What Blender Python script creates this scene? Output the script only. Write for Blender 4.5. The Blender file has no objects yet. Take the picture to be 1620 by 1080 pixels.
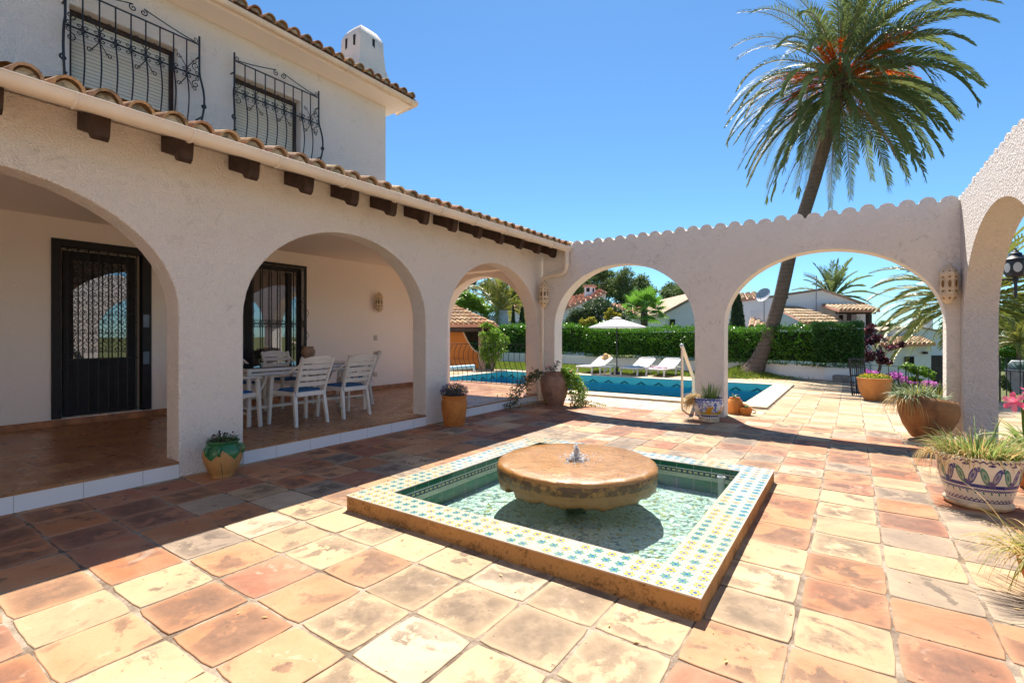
import bpy, bmesh, math, random
import numpy as np
from mathutils import Vector, Matrix
R = math.radians
random.seed(7); np.random.seed(7)
S = bpy.context.scene
COL = S.collection

# ------------------------------------------------------------------ camera, sky, sun, exposure
YAW = math.atan(537/780)
cam = bpy.data.cameras.new('camera'); camo = bpy.data.objects.new('camera', cam); COL.objects.link(camo)
cam.lens = 36*780/1620; cam.sensor_width = 36; cam.shift_y = -10/1620
cam.clip_start = 0.05; cam.clip_end = 3000
camo.location = (0, 0, 1.3); camo.rotation_euler = (R(90), 0, YAW)
S.camera = camo
W = bpy.data.worlds.new('World'); S.world = W; W.use_nodes = True
wn = W.node_tree.nodes; wn.clear()
sky = wn.new('ShaderNodeTexSky'); sky.sky_type = 'NISHITA'; sky.sun_disc = False
SUN = Vector((-0.27, 0.51, 1)).normalized()
sky.sun_elevation = math.asin(SUN.z); sky.sun_rotation = math.atan2(SUN.x, SUN.y) % (2*math.pi)
sky.air_density = 0.9; sky.dust_density = 0.15; sky.ozone_density = 2.6; sky.altitude = 200
bg = wn.new('ShaderNodeBackground'); bg.inputs[1].default_value = 0.092
wo = wn.new('ShaderNodeOutputWorld')
tm = wn.new('ShaderNodeMix'); tm.data_type = 'RGBA'; tm.blend_type = 'MULTIPLY'; tm.inputs[0].default_value = 1; tm.inputs[7].default_value = (.45, .68, .80, 1)   # deep Mediterranean blue
W.node_tree.links.new(sky.outputs[0], tm.inputs[6]); W.node_tree.links.new(tm.outputs[2], bg.inputs[0]); W.node_tree.links.new(bg.outputs[0], wo.inputs[0])
sl = bpy.data.lights.new('sun', 'SUN'); slo = bpy.data.objects.new('sun', sl); COL.objects.link(slo)
sl.energy = 4.5; sl.angle = R(0.5); sl.color = (1, 0.93, 0.83)
slo.rotation_euler = SUN.to_track_quat('Z', 'Y').to_euler(); slo.location = (0, 0, 30)
S.view_settings.view_transform = 'Standard'; S.view_settings.look = 'None'
S.view_settings.exposure = 1.30; S.view_settings.gamma = 1
S.render.engine = 'CYCLES'
S.cycles.use_denoising = True
S.cycles.max_bounces = 10; S.cycles.diffuse_bounces = 8; S.cycles.transparent_max_bounces = 16
S.cycles.caustics_reflective = False; S.cycles.caustics_refractive = False
S.cycles.sample_clamp_indirect = 8

# ------------------------------------------------------------------ material helpers
class Mt:
    def __init__(s, name):
        s.m = bpy.data.materials.new(name); s.m.use_nodes = True
        s.nt = s.m.node_tree; s.nt.nodes.clear()
        s.out = s.nt.nodes.new('ShaderNodeOutputMaterial')
    def n(s, typ, props=None, ins=None, out=0):
        nd = s.nt.nodes.new('ShaderNode'+typ)
        for k, v in (props or {}).items(): setattr(nd, k, v)
        for k, v in (ins or {}).items():
            if v is None: continue
            sock = nd.inputs[k]
            if isinstance(v, bpy.types.NodeSocket): s.nt.links.new(v, sock)
            else:
                if hasattr(v, '__len__') and len(v) == 3 and sock.type == 'RGBA': v = (*v, 1)
                sock.default_value = v
        return nd.outputs[out] if out is not None else nd
    def ma(s, op, a, b=0.0, c=None, clamp=False):
        ins = {0: a, 1: b}
        if c is not None: ins[2] = c
        return s.n('Math', {'operation': op, 'use_clamp': clamp}, ins)
    def mix(s, f, a, b, mode='MIX'):
        nd = s.n('Mix', {'data_type': 'RGBA', 'blend_type': mode}, None, None)
        for idx, v in ((0, f), (6, a), (7, b)):
            if isinstance(v, bpy.types.NodeSocket): s.nt.links.new(v, nd.inputs[idx])
            else:
                if idx > 0 and len(v) == 3: v = (*v, 1)
                nd.inputs[idx].default_value = v
        return nd.outputs[2]
    def ramp(s, f, stops, interp='LINEAR'):
        nd = s.n('ValToRGB', None, {0: f}, None); cr = nd.color_ramp; cr.interpolation = interp
        while len(cr.elements) < len(stops): cr.elements.new(0.5)
        for e, (p, c) in zip(cr.elements, stops):
            e.position = p
            e.color = (c, c, c, 1) if not hasattr(c, '__len__') else (*c, 1)
        return nd.outputs[0]
    def noise(s, co, scale, detail=3, rough=.55, dist=0.0, out=0):
        return s.n('TexNoise', None, {'Vector': co, 'Scale': scale, 'Detail': detail, 'Roughness': rough, 'Distortion': dist}, out)
    def co(s, which='Object'): return s.n('TexCoord', None, None, None).outputs[which]
    def xyz(s, v): nd = s.n('SeparateXYZ', None, {0: v}, None); return nd.outputs
    def attr(s, name, out=0): return s.n('Attribute', {'attribute_name': name}, None, None).outputs[out]
    def bump(s, h, dist, strength=1.0): return s.n('Bump', None, {'Height': h, 'Distance': dist, 'Strength': strength})
    def fin(s, base, rough=.7, normal=None, spec=.5, metal=0.0, translucent=None, trans_col=None, **kw):
        ins = {'Base Color': base, 'Roughness': rough, 'Specular IOR Level': spec, 'Metallic': metal}
        if normal is not None: ins['Normal'] = normal
        ins.update(kw)
        sh = s.n('BsdfPrincipled', None, ins)
        if translucent:
            t = s.n('BsdfTranslucent', None, {0: trans_col if trans_col is not None else base})
            sh = s.n('MixShader', None, {0: translucent, 1: sh, 2: t})
        s.nt.links.new(sh, s.out.inputs[0]); return s.m

def plain(name, col, rough=.6, var=.12, scale=8, bump=0, bscale=60, spec=.5, metal=0.0, **kw):
    m = Mt(name); co = m.co()
    f = m.noise(co, scale, 5)
    c2 = tuple(x*(1-var*2) for x in col); c1 = tuple(min(1, x*(1+var*.6)) for x in col)
    c = m.mix(m.ramp(f, [(.35, 0), (.65, 1)]), c1, c2)
    nr = m.bump(m.noise(co, bscale, 3), bump) if bump else None
    return m.fin(c, rough, nr, spec, metal, **kw)

def stucco(name, col, scale=38, dist=.012, stain=.1, rough=.92, grime=0.0):
    m = Mt(name); co = m.co()
    n1 = m.noise(co, scale, 3, .6); n2 = m.noise(co, scale*.33, 2, .5)
    h = m.ma('ADD', m.ramp(n1, [(.3, 0), (.7, 1)]), m.ma('MULTIPLY', n2, .9))
    big = m.ramp(m.noise(co, 1.1, 5, .6), [(.35, 0), (.75, 1)])
    c = m.mix(m.ma('MULTIPLY', big, stain), col, tuple(x*.72 for x in col[:2])+(col[2]*.64,))
    if grime:
        sp = m.ramp(m.noise(co, 7.5, 10, .80, 1.2), [(.54, 0), (.61, 1)])
        sp2 = m.ramp(m.noise(co, 1.6, 3), [(.42, 0), (.62, 1)])
        c = m.mix(m.ma('MULTIPLY', m.ma('MULTIPLY', sp, sp2), grime), c, (.25, .21, .18))
    return m.fin(c, rough, m.bump(h, dist), .2)

M = {}
M['wall'] = stucco('white_stucco_house', (.93, .87, .815), 58, .015, .14, .92, .22)
M['wall2'] = stucco('white_stucco_smooth', (.92, .86, .81), 60, .004, .08)
M['wallA'] = stucco('white_stucco_arcade', (.84, .785, .72), 34, .011, .25, .92, .40)
M['wallR'] = stucco('white_stucco_coarse', (.80, .75, .71), 42, .022, .1)
M['farwall'] = stucco('white_render_far', (.78, .78, .78), 6, .01, .12)
M['cream'] = plain('cream_paint', (.76, .66, .54), .35, .05, 3)
M['iron'] = plain('black_wrought_iron', (.012, .013, .018), .45, .2, 20, spec=.5)
M['irondoor'] = plain('dark_iron_sheet', (.010, .008, .011), .6, .3, 10, .001, 40)
M['wood'] = plain('dark_brown_beam', (.045, .02, .012), .6, .3, 12, .004, 30)
M['plastic'] = plain('white_plastic', (.72, .70, .66), .38, .05, 6)
M['cushion'] = plain('blue_cushion_fabric', (.02, .15, .40), .9, .15, 20, .002, 120)
M['white'] = plain('white_enamel', (.80, .80, .79), .3, .04, 3)
M['soil'] = plain('dark_soil', (.06, .04, .025), .95, .3, 30, .01, 50)
M['bark'] = plain('grey_brown_bark', (.16, .12, .09), .9, .3, 6, .03, 14)
M['riser'] = Mt('white_riser_tile')
def _riser():
    m = M['riser']; co = m.co(); x = m.xyz(co)
    f = m.ma('FRACT', m.ma('DIVIDE', x[1], .40))
    j = m.ma('LESS_THAN', f, .012)
    c = m.mix(j, (.76, .76, .77), (.42, .40, .38))
    M['riser'] = m.fin(c, .3, m.bump(m.noise(co, 8, 3), .004), .5)
_riser()
def _glass(name, tint, base=.35, rough=.0):
    m = Mt(name)
    t = m.n('BsdfTransparent', None, {0: (*tint, 1)})
    g = m.n('BsdfGlossy', None, {0: (.9, .92, .95, 1), 'Roughness': rough})
    fr = m.n('Fresnel', None, {0: 1.5})
    f = m.ma('ADD', m.ma('MULTIPLY', fr, 1.0), base, clamp=True)
    sh = m.n('MixShader', None, {0: f, 1: t, 2: g}); m.nt.links.new(sh, m.out.inputs[0]); return m.m
M['glass'] = _glass('window_glass', (.45, .47, .48), .22)
M['tableglass'] = _glass('table_glass', (.62, .66, .66), .06)

def leafmat(name, c1, c2, rough=.45, tr=.3, spec=.5):
    m = Mt(name)
    f = m.attr('tint', 2)
    c = m.mix(f, c1, c2)
    return m.fin(c, rough, None, spec, translucent=tr, trans_col=m.mix(f, tuple(x*1.5 for x in c1), tuple(x*1.5 for x in c2)))
M['hedge'] = leafmat('hedge_leaf', (.045, .14, .012), (.13, .29, .02), .30, .28)
M['oleander'] = leafmat('oleander_leaf', (.035, .10, .018), (.08, .19, .03), .42)
M['pine'] = leafmat('pine_needles', (.055, .10, .03), (.16, .21, .06), .7, .3)
M['darkleaf'] = leafmat('dark_leaf', (.03, .06, .018), (.10, .14, .055), .35, .25)
M['brightleaf'] = leafmat('bright_leaf', (.09, .20, .02), (.22, .34, .03), .45, .35)
M['yellowleaf'] = leafmat('yellow_leaf', (.20, .21, .02), (.38, .32, .03), .5, .35)
M['palmleaf'] = leafmat('palm_leaflet', (.07, .105, .03), (.18, .22, .08), .55, .3, .3)
M['palmleaf2'] = leafmat('yellow_palm_leaflet', (.13, .17, .03), (.26, .24, .05), .4, .3)
M['fanleaf'] = leafmat('fan_palm_leaf', (.08, .20, .02), (.15, .30, .04), .35, .35)
M['grass'] = leafmat('lawn_grass', (.12, .19, .02), (.24, .28, .04), .6, .3)
M['blade'] = leafmat('green_blade', (.10, .19, .04), (.28, .36, .10), .45, .35)
M['dryblade'] = leafmat('dry_blade', (.32, .20, .06), (.62, .46, .20), .7, .3)
M['greyblade'] = leafmat('grey_green_blade', (.10, .17, .07), (.28, .33, .17), .5, .25)
M['redleaf'] = leafmat('dark_red_leaf', (.05, .012, .02), (.13, .04, .04), .45, .25)
M['pink'] = leafmat('pink_petal', (.75, .10, .22), (.90, .32, .40), .5, .35)
M['magenta'] = leafmat('magenta_petal', (.42, .06, .36), (.62, .20, .55), .5, .35)
M['purple'] = leafmat('purple_petal', (.08, .05, .25), (.20, .14, .42), .6, .25)
M['lightpink'] = leafmat('light_pink_petal', (.70, .35, .30), (.80, .55, .50), .6, .35)
M['yellow'] = leafmat('yellow_petal', (.75, .45, .01), (.85, .62, .03), .6, .3)
M['orange'] = leafmat('orange_flower_stalk', (.62, .12, .01), (.80, .24, .02), .7, .4)
M['dryfrond'] = leafmat('dry_frond', (.20, .11, .05), (.32, .20, .10), .8, .2)

# ------------------------------------------------------------------ mesh helpers
class MB:
    def __init__(s): s.v = []; s.f = []; s.mi = []; s.t = []; s.uv = []; s.has_uv = False
    def add(s, vs, fs, tint=None, mi=0, uvs=None):
        o = len(s.v); s.v += [tuple(p) for p in vs]
        for k, f in enumerate(fs):
            s.f.append([i+o for i in f]); s.mi.append(mi); s.t.append(tint)
            if uvs: s.uv.append(uvs[k]); s.has_uv = True
            else: s.uv.append(None)
        return s
    def box(s, x0, x1, y0, y1, z0, z1, tint=None, mi=0):
        v = [(x, y, z) for z in (z0, z1) for y in (y0, y1) for x in (x0, x1)]
        return s.add(v, [(0, 2, 3, 1), (4, 5, 7, 6), (0, 1, 5, 4), (2, 6, 7, 3), (0, 4, 6, 2), (1, 3, 7, 5)], tint, mi)
    def obox(s, c, ax, ay, az, tint=None, mi=0):      # centre and three half-vectors
        c, ax, ay, az = map(Vector, (c, ax, ay, az))
        v = [c+ax*i+ay*j+az*k for k in (-1, 1) for j in (-1, 1) for i in (-1, 1)]
        return s.add(v, [(0, 2, 3, 1), (4, 5, 7, 6), (0, 1, 5, 4), (2, 6, 7, 3), (0, 4, 6, 2), (1, 3, 7, 5)], tint, mi)
    def bar(s, a, b, w, h, up=(0, 0, 1), tint=None, mi=0):
        a, b = Vector(a), Vector(b); d = b-a; L = d.length; d.normalize()
        sd = d.cross(Vector(up))
        if sd.length < 1e-4: sd = d.cross(Vector((1, 0, 0)))
        sd.normalize(); u = sd.cross(d)
        return s.obox((a+b)/2, d*L/2, sd*w/2, u*h/2, tint, mi)
    def tube(s, pts, r, n=6, cap=True, closed=False, tint=None, mi=0):
        pts = [Vector(p) for p in pts]; m = len(pts)
        rs = r if hasattr(r, '__len__') else [r]*m
        up = None; vs = []
        for i, p in enumerate(pts):
            if closed: d = pts[(i+1) % m]-pts[i-1]
            else: d = pts[min(i+1, m-1)]-pts[max(i-1, 0)]
            if d.length < 1e-9: d = Vector((0, 0, 1))
            d.normalize()
            if up is None:
                up = Vector((0, 0, 1)) if abs(d.z) < .9 else Vector((1, 0, 0))
            up = up-d*up.dot(d)
            if up.length < 1e-5: up = d.orthogonal()
            up.normalize(); sd = d.cross(up)
            for k in range(n):
                a = 2*math.pi*k/n
                vs.append(p+(up*math.cos(a)+sd*math.sin(a))*rs[i])
        fs = []
        for i in range(m if closed else m-1):
            for k in range(n):
                a = i*n+k; b = i*n+(k+1) % n; c = ((i+1) % m)*n+(k+1) % n; d = ((i+1) % m)*n+k
                fs.append((a, b, c, d))
        if cap and not closed:
            fs.append(tuple(range(n))[::-1]); fs.append(tuple((m-1)*n+k for k in range(n)))
        return s.add(vs, fs, tint, mi)
    def lathe(s, prof, c=(0, 0, 0), n=32, tint=None, mi=0, wob=0.0, tilt=None):
        vs = []; fs = []; uvs = []; m = len(prof)
        lens = [0]
        for i in range(1, m): lens.append(lens[-1]+math.hypot(prof[i][0]-prof[i-1][0], prof[i][1]-prof[i-1][1]))
        for i, (r, z) in enumerate(prof):
            for k in range(n):
                a = 2*math.pi*k/n
                rr = r*(1+wob*math.sin(3*a+z*20)*.5+wob*.5*math.sin(7*a+i))
                p = Vector((rr*math.cos(a), rr*math.sin(a), z))
                if tilt is not None: p = tilt @ p
                vs.append((p.x+c[0], p.y+c[1], p.z+c[2]))
        for i in range(m-1):
            for k in range(n):
                k2 = (k+1) % n
                fs.append((i*n+k, i*n+k2, (i+1)*n+k2, (i+1)*n+k))
                u0, u1 = k/n, (k+1)/n; v0, v1 = lens[i]/lens[-1], lens[i+1]/lens[-1]
                uvs.append([(u0, v0), (u1, v0), (u1, v1), (u0, v1)])
        return s.add(vs, fs, tint, mi, uvs)
    def ball(s, c, r, n=8, m=6, tint=None, mi=0, sq=(1, 1, 1)):
        prof = [(max(1e-4, math.sin(math.pi*i/m)), -math.cos(math.pi*i/m)) for i in range(m+1)]
        o = len(s.v); s.lathe(prof, (0, 0, 0), n, tint, mi)
        for i in range(o, len(s.v)):
            x, y, z = s.v[i]; s.v[i] = (c[0]+x*r*sq[0], c[1]+y*r*sq[1], c[2]+z*r*sq[2])
        return s
    def leaf(s, p, d, L, w, nrm=None, tint=.5, mi=0):
        p, d = Vector(p), Vector(d).normalized()
        sd = d.cross(Vector(nrm) if nrm is not None else Vector((0, 0, 1)))
        if sd.length < 1e-3: sd = d.orthogonal()
        sd.normalize()
        return s.add([p, p+d*L*.45+sd*w/2, p+d*L, p+d*L*.45-sd*w/2], [(0, 1, 2, 3)], tint, mi)
    def blade(s, p, d, L, w, droop, seg=5, tint=.5, mi=0, twist=None):
        p = Vector(p); d = Vector(d).normalized(); side = d.cross(Vector((0, 0, 1)))
        if side.length < 1e-3: side = Vector((1, 0, 0))
        side.normalize()
        if twist: side = (Matrix.Rotation(twist, 3, d) @ side)
        vs = []; st = L/seg
        for i in range(seg+1):
            ww = w*(1-(i/seg)**2)*.5+.0005
            vs += [p+side*ww, p-side*ww]
            p = p+d*st; d = (d+Vector((0, 0, -droop/seg))).normalized()
        return s.add(vs, [(2*i, 2*i+1, 2*i+3, 2*i+2) for i in range(seg)], tint, mi)
    def build(s, name, mats, parent=None, smooth=None, loc=None, bevel=None, weld=False, recalc=False):
        me = bpy.data.meshes.new(name)
        off = Vector((0, 0, 0))
        if parent is not None and parent.get('_world'): off = Vector(parent['_off'])
        if loc is not None: off = Vector(loc)
        vs = [(a-off.x, b-off.y, c-off.z) for a, b, c in s.v]
        me.from_pydata(vs, [], s.f)
        mats = mats if isinstance(mats, (list, tuple)) else [mats]
        for m in mats: me.materials.append(m)
        if len(mats) > 1: me.polygons.foreach_set('material_index', s.mi)
        if any(t is not None for t in s.t):
            a = me.attributes.new('tint', 'FLOAT_COLOR', 'FACE'); buf = []
            for t in s.t:
                if t is None: buf += [.5, .5, .5, 1]
                elif hasattr(t, '__len__'): buf += [*t[:3], t[3] if len(t) > 3 else 1]
                else: buf += [t, t, t, 1]
            a.data.foreach_set('color', buf)
        if s.has_uv:
            ul = me.uv_layers.new(name='UVMap'); buf = []
            for f, u in zip(s.f, s.uv):
                if u is None: buf += [0.0]*(2*len(f))
                else:
                    for q in u: buf += [q[0], q[1]]
            ul.data.foreach_set('uv', buf)
        if weld or recalc:
            bm = bmesh.new(); bm.from_mesh(me)
            if weld: bmesh.ops.remove_doubles(bm, verts=bm.verts, dist=1e-4)
            bmesh.ops.recalc_face_normals(bm, faces=bm.faces); bm.to_mesh(me); bm.free()
        if smooth is not None:
            me.polygons.foreach_set('use_smooth', [True]*len(me.polygons))
            if smooth < 180: me.set_sharp_from_angle(angle=R(smooth))
        me.update()
        o = bpy.data.objects.new(name, me); COL.objects.link(o)
        if parent is not None: o.parent = parent; 
        if loc is not None:
            po = Vector(parent['_off']) if parent is not None and parent.get('_world') else Vector((0, 0, 0))
            o.location = off-po
            o['_off'] = tuple(off); o['_world'] = 1
        elif parent is None: o['_off'] = (0, 0, 0); o['_world'] = 1
        else: o['_off'] = tuple(off) if parent.get('_world') else (0, 0, 0); o['_world'] = parent.get('_world', 0)
        if bevel:
            b = o.modifiers.new('bevel', 'BEVEL'); b.width = bevel; b.segments = 2; b.limit_method = 'ANGLE'; b.angle_limit = R(50)
        return o

def tag(o, label=None, cat=None, group=None, kind=None):
    if label: o['label'] = label
    if cat: o['category'] = cat
    if group: o['group'] = group
    if kind: o['kind'] = kind
    return o
def thing(name, label, cat, loc=(0, 0, 0), group=None, world=True, rot=0):
    o = bpy.data.objects.new(name, None); COL.objects.link(o); o.location = loc; o.rotation_euler = (0, 0, rot)
    o.empty_display_size = .1
    o['_world'] = 1 if world else 0; o['_off'] = tuple(loc) if world else (0, 0, 0)
    return tag(o, label, cat, group)
def copy_tree(o, parent=None):
    c = o.copy(); COL.objects.link(c)
    if parent is not None: c.parent = parent
    for ch in list(o.children): copy_tree(ch, c)
    return c
def rnd(a, b): return random.uniform(a, b)
def shade(c, a, b):
    k = rnd(a, b); return tuple(q*k for q in c)

def leafcloud(name, C, L, Wd, mat, parent=None, outward=None, ob=.5, droop=0.0, loc=None):
    """C: Nx3 centres; one diamond leaf on each, loosely facing outwards."""
    C = np.asarray(C, float); n = len(C)
    d = np.random.normal(size=(n, 3))
    if outward is not None: d = d*(1-ob)+outward*ob*1.6
    d[:, 2] -= droop
    d /= np.linalg.norm(d, axis=1)[:, None]+1e-9
    q = np.random.normal(size=(n, 3)); sd = np.cross(d, q); sd /= np.linalg.norm(sd, axis=1)[:, None]+1e-9
    l = L*np.random.uniform(.6, 1.3, n)[:, None]; w = Wd*np.random.uniform(.6, 1.3, n)[:, None]
    V = np.stack([C-d*l*.5, C+sd*w*.5, C+d*l*.5, C-sd*w*.5], 1).reshape(-1, 3)
    off = np.zeros(3)
    if parent is not None and parent.get('_world'): off = np.array(list(parent['_off']))
    if loc is not None: off = np.array(loc, float)
    V = V-off
    me = bpy.data.meshes.new(name)
    me.vertices.add(4*n); me.vertices.foreach_set('co', V.ravel())
    me.loops.add(4*n); me.loops.foreach_set('vertex_index', np.arange(4*n, dtype=np.int32))
    me.polygons.add(n); me.polygons.foreach_set('loop_start', np.arange(0, 4*n, 4, dtype=np.int32))
    me.materials.append(mat)
    me.update(calc_edges=True)
    a = me.attributes.new('tint', 'FLOAT_COLOR', 'FACE')
    t = np.clip(np.random.normal(.5, .28, n), 0, 1)
    a.data.foreach_set('color', np.stack([t, t, t, np.ones(n)], 1).ravel())
    o = bpy.data.objects.new(name, me); COL.objects.link(o)
    if parent is not None: o.parent = parent
    elif loc is not None: o.location = loc
    return o

def ball_pts(n, c, r, shell=.5):
    d = np.random.normal(size=(n, 3)); d /= np.linalg.norm(d, axis=1)[:, None]
    rad = shell+(1-shell)*np.random.uniform(0, 1, n)**.7
    return np.array(c)+d*np.array(r)*rad[:, None], d

# wall with arched or square openings: u along, z up, extruded by t
def wall(mb, axis, plane, t, u0, u1, top, ops, z0=0.0, du=.03, scal=None):
    us = {round(u0, 4), round(u1, 4)}
    for o in ops:
        a, b = o['u']; us |= {round(a, 4), round(b, 4)}
        if o.get('arch'):
            k = 28
            for i in range(1, k): us.add(round((a+b)/2-(b-a)/2*math.cos(math.pi*i/k), 4))
    if scal:
        sp, r = scal; n = int((u1-u0)/sp)
        for i in range(n+1):
            for j in range(9):
                uu = u0+i*sp+sp/2-r*math.cos(math.pi*j/8)
                if u0 < uu < u1: us.add(round(uu, 4))
    us = sorted(us); uu = [us[0]]
    for x in us[1:]:
        if x-uu[-1] > .0015: uu.append(x)
    us = uu
    def topz(u):
        z = top
        if scal:
            sp, r = scal; c = (u-u0) % sp-sp/2; ix = int((u-u0)/sp)
            if abs(c) < r: z += math.sqrt(max(0, r*r-c*c))*(.86+.16*math.sin(ix*12.9898)*math.sin(ix*4.1))
            z += .006*math.sin(u*2.1)+.004*math.sin(u*5.3)
        return z
    def intervals(u, um):
        res = [(z0, topz(u))]
        for o in ops:
            a, b = o['u']
            if a < um < b:
                if o.get('arch'):
                    f = (u-(a+b)/2)/((b-a)/2); zt = o['z'][0]+(o['z'][1]-o['z'][0])*math.sqrt(max(0, 1-f*f))**o.get('pw', 1)
                    res = [(zt, res[-1][1])]
                else: res = [(z0, o['z'][0]), (o['z'][1], res[-1][1])]
        return res
    lines = {}
    strips = []
    for a, b in zip(us, us[1:]):
        um = (a+b)/2; ia, ib = intervals(a, um), intervals(b, um)
        for (p, q), (r, s2) in zip(ia, ib):
            strips.append((a, b, p, q, r, s2))
            lines.setdefault(a, set()).update((round(p, 5), round(q, 5)))
            lines.setdefault(b, set()).update((round(r, 5), round(s2, 5)))
    bm = bmesh.new(); cache = {}
    def V(u, z):
        k = (round(u, 4), round(z, 5))
        if k not in cache: cache[k] = bm.verts.new((u, 0, z))
        return cache[k]
    for a, b, p, q, r, s2 in strips:
        left = sorted([z for z in lines[a] if p-1e-5 <= z <= q+1e-5], reverse=True)
        right = sorted([z for z in lines[b] if r-1e-5 <= z <= s2+1e-5])
        vs = [V(a, z) for z in left]+[V(b, z) for z in right]
        vv = []
        for x in vs:
            if x not in vv: vv.append(x)
        if len(vv) > 2:
            try: bm.faces.new(vv)
            except ValueError: pass
    g = bmesh.ops.extrude_face_region(bm, geom=bm.faces[:])
    bmesh.ops.translate(bm, verts=[e for e in g['geom'] if isinstance(e, bmesh.types.BMVert)], vec=(0, 1, 0))
    bm.verts.index_update()
    vs = []
    for v in bm.verts:
        w = plane+t*v.co.y
        vs.append((v.co.x, w, v.co.z) if axis == 'x' else (w, v.co.x, v.co.z))
    mb.add(vs, [[v.index for v in f.verts] for f in bm.faces]); bm.free()
    return mb

def sheet(mb, rects, holes, z, depth=None):
    xs = sorted({v for r in rects+holes for v in (r[0], r[1])}); ys = sorted({v for r in rects+holes for v in (r[2], r[3])})
    bm = bmesh.new(); c = {}
    def V(x, y):
        if (x, y) not in c: c[(x, y)] = bm.verts.new((x, y, z))
        return c[(x, y)]
    ins = lambda x, y, rr: any(r[0] < x < r[1] and r[2] < y < r[3] for r in rr)
    for a, b in zip(xs, xs[1:]):
        for p, q in zip(ys, ys[1:]):
            mx, my = (a+b)/2, (p+q)/2
            if ins(mx, my, rects) and not ins(mx, my, holes): bm.faces.new((V(a, p), V(b, p), V(b, q), V(a, q)))
    if depth:
        g = bmesh.ops.extrude_face_region(bm, geom=bm.faces[:])
        bmesh.ops.translate(bm, verts=[e for e in g['geom'] if isinstance(e, bmesh.types.BMVert)], vec=(0, 0, -depth))
    bm.verts.index_update()
    mb.add([v.co[:] for v in bm.verts], [[v.index for v in f.verts] for f in bm.faces]); bm.free()
    return mb

# ------------------------------------------------------------------ ground, terrace, lawn
def terracotta(name, dark=.92, sat=1.0):
    m = Mt(name); co = m.co()
    t = m.attr('tint', 0); rv = m.attr('rv', 1); edge = m.attr('edge', 2)
    c2 = m.n('VectorMath', {'operation': 'MULTIPLY_ADD'}, {0: rv, 1: (37, 53, 11), 2: co})
    n1 = m.noise(c2, 3.3, 7, .62, .6); n2 = m.noise(c2, 9, 6, .7); n3 = m.noise(c2, 60, 3, .6); n4 = m.noise(c2, 2.2, 5, .6, .8)
    a = m.xyz(rv)
    thr = m.ma('MULTIPLY_ADD', a[0], -.24, .61)
    patch = m.ma('MULTIPLY', m.ma('SUBTRACT', m.ma('ADD', n1, m.ma('MULTIPLY', m.ma('SUBTRACT', n2, .5), .22)), thr), m.ma('MULTIPLY_ADD', a[2], 26, 9), clamp=True)
    patch = m.ma('MULTIPLY', patch, m.ma('SUBTRACT', 1.0, m.ma('MULTIPLY', edge, .75)))
    patch = m.ma('MULTIPLY', patch, m.ramp(n2, [(.3, .45), (.6, 1)]))
    c = m.mix(m.ma('MULTIPLY', m.ramp(n4, [(.4, 0), (.62, 1)]), .5), t, m.mix(.5, t, (.58, .42, .25)))
    c = m.mix(m.ma('MULTIPLY', patch, dark), c, m.mix(.18, (.085, .062, .05), t))
    sp = m.ramp(m.noise(c2, 38, 5, .75), [(.60, 0), (.66, 1)])
    c = m.mix(m.ma('MULTIPLY', sp, m.ma('MULTIPLY', m.ramp(n2, [(.42, 0), (.58, 1)]), .7)), c, (.16, .12, .09))
    wh = m.ramp(m.noise(c2, 4.4, 6, .65, 1.5), [(.62, 0), (.68, 1)])
    c = m.mix(m.ma('MULTIPLY', wh, .22), c, (.66, .56, .44))
    c = m.mix(m.ma('MULTIPLY', m.ma('POWER', edge, 2.0), .35), c, m.mix(.5, t, (.56, .42, .27)))
    sm = m.ramp(m.noise(c2, 1.7, 9, .72, .3), [(.44, 0), (.60, 1)])
    c = m.mix(m.ma('MULTIPLY', sm, .38), c, m.mix(.3, (.10, .075, .055), t))
    pit = m.ramp(m.noise(c2, 22, 3, .6), [(.70, 0), (.74, 1)])
    c = m.mix(m.ma('MULTIPLY', pit, .6), c, (.12, .08, .05))
    h = m.ma('ADD', m.ma('MULTIPLY', n3, .35), m.ma('ADD', m.ma('MULTIPLY', n2, .9), m.ma('MULTIPLY', pit, -.8)))
    return m.fin(c, m.ramp(n2, [(.3, .62), (.7, .85)]), m.bump(h, .004), .3)
M['tile'] = terracotta('terracotta_paving')
M['tile2'] = terracotta('pale_pool_paving', .35)
m = Mt('mortar_joint'); co = m.co(); f = m.noise(co, 5, 6, .7); g = m.noise(co, 80, 3)
M['mortar'] = m.fin(m.mix(m.ramp(f, [(.4, 0), (.6, 1)]), (.36, .29, .22), (.15, .11, .08)), .95, m.bump(g, .006), .1)
m = Mt('earth'); co = m.co(); f = m.noise(co, .15, 8, .65); g = m.noise(co, 3, 6, .7)
M['earth'] = m.fin(m.mix(m.ramp(f, [(.4, 0), (.6, 1)]), m.mix(g, (.16, .13, .07), (.07, .09, .03)), (.10, .12, .04)), .95, m.bump(g, .05), .1)

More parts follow.
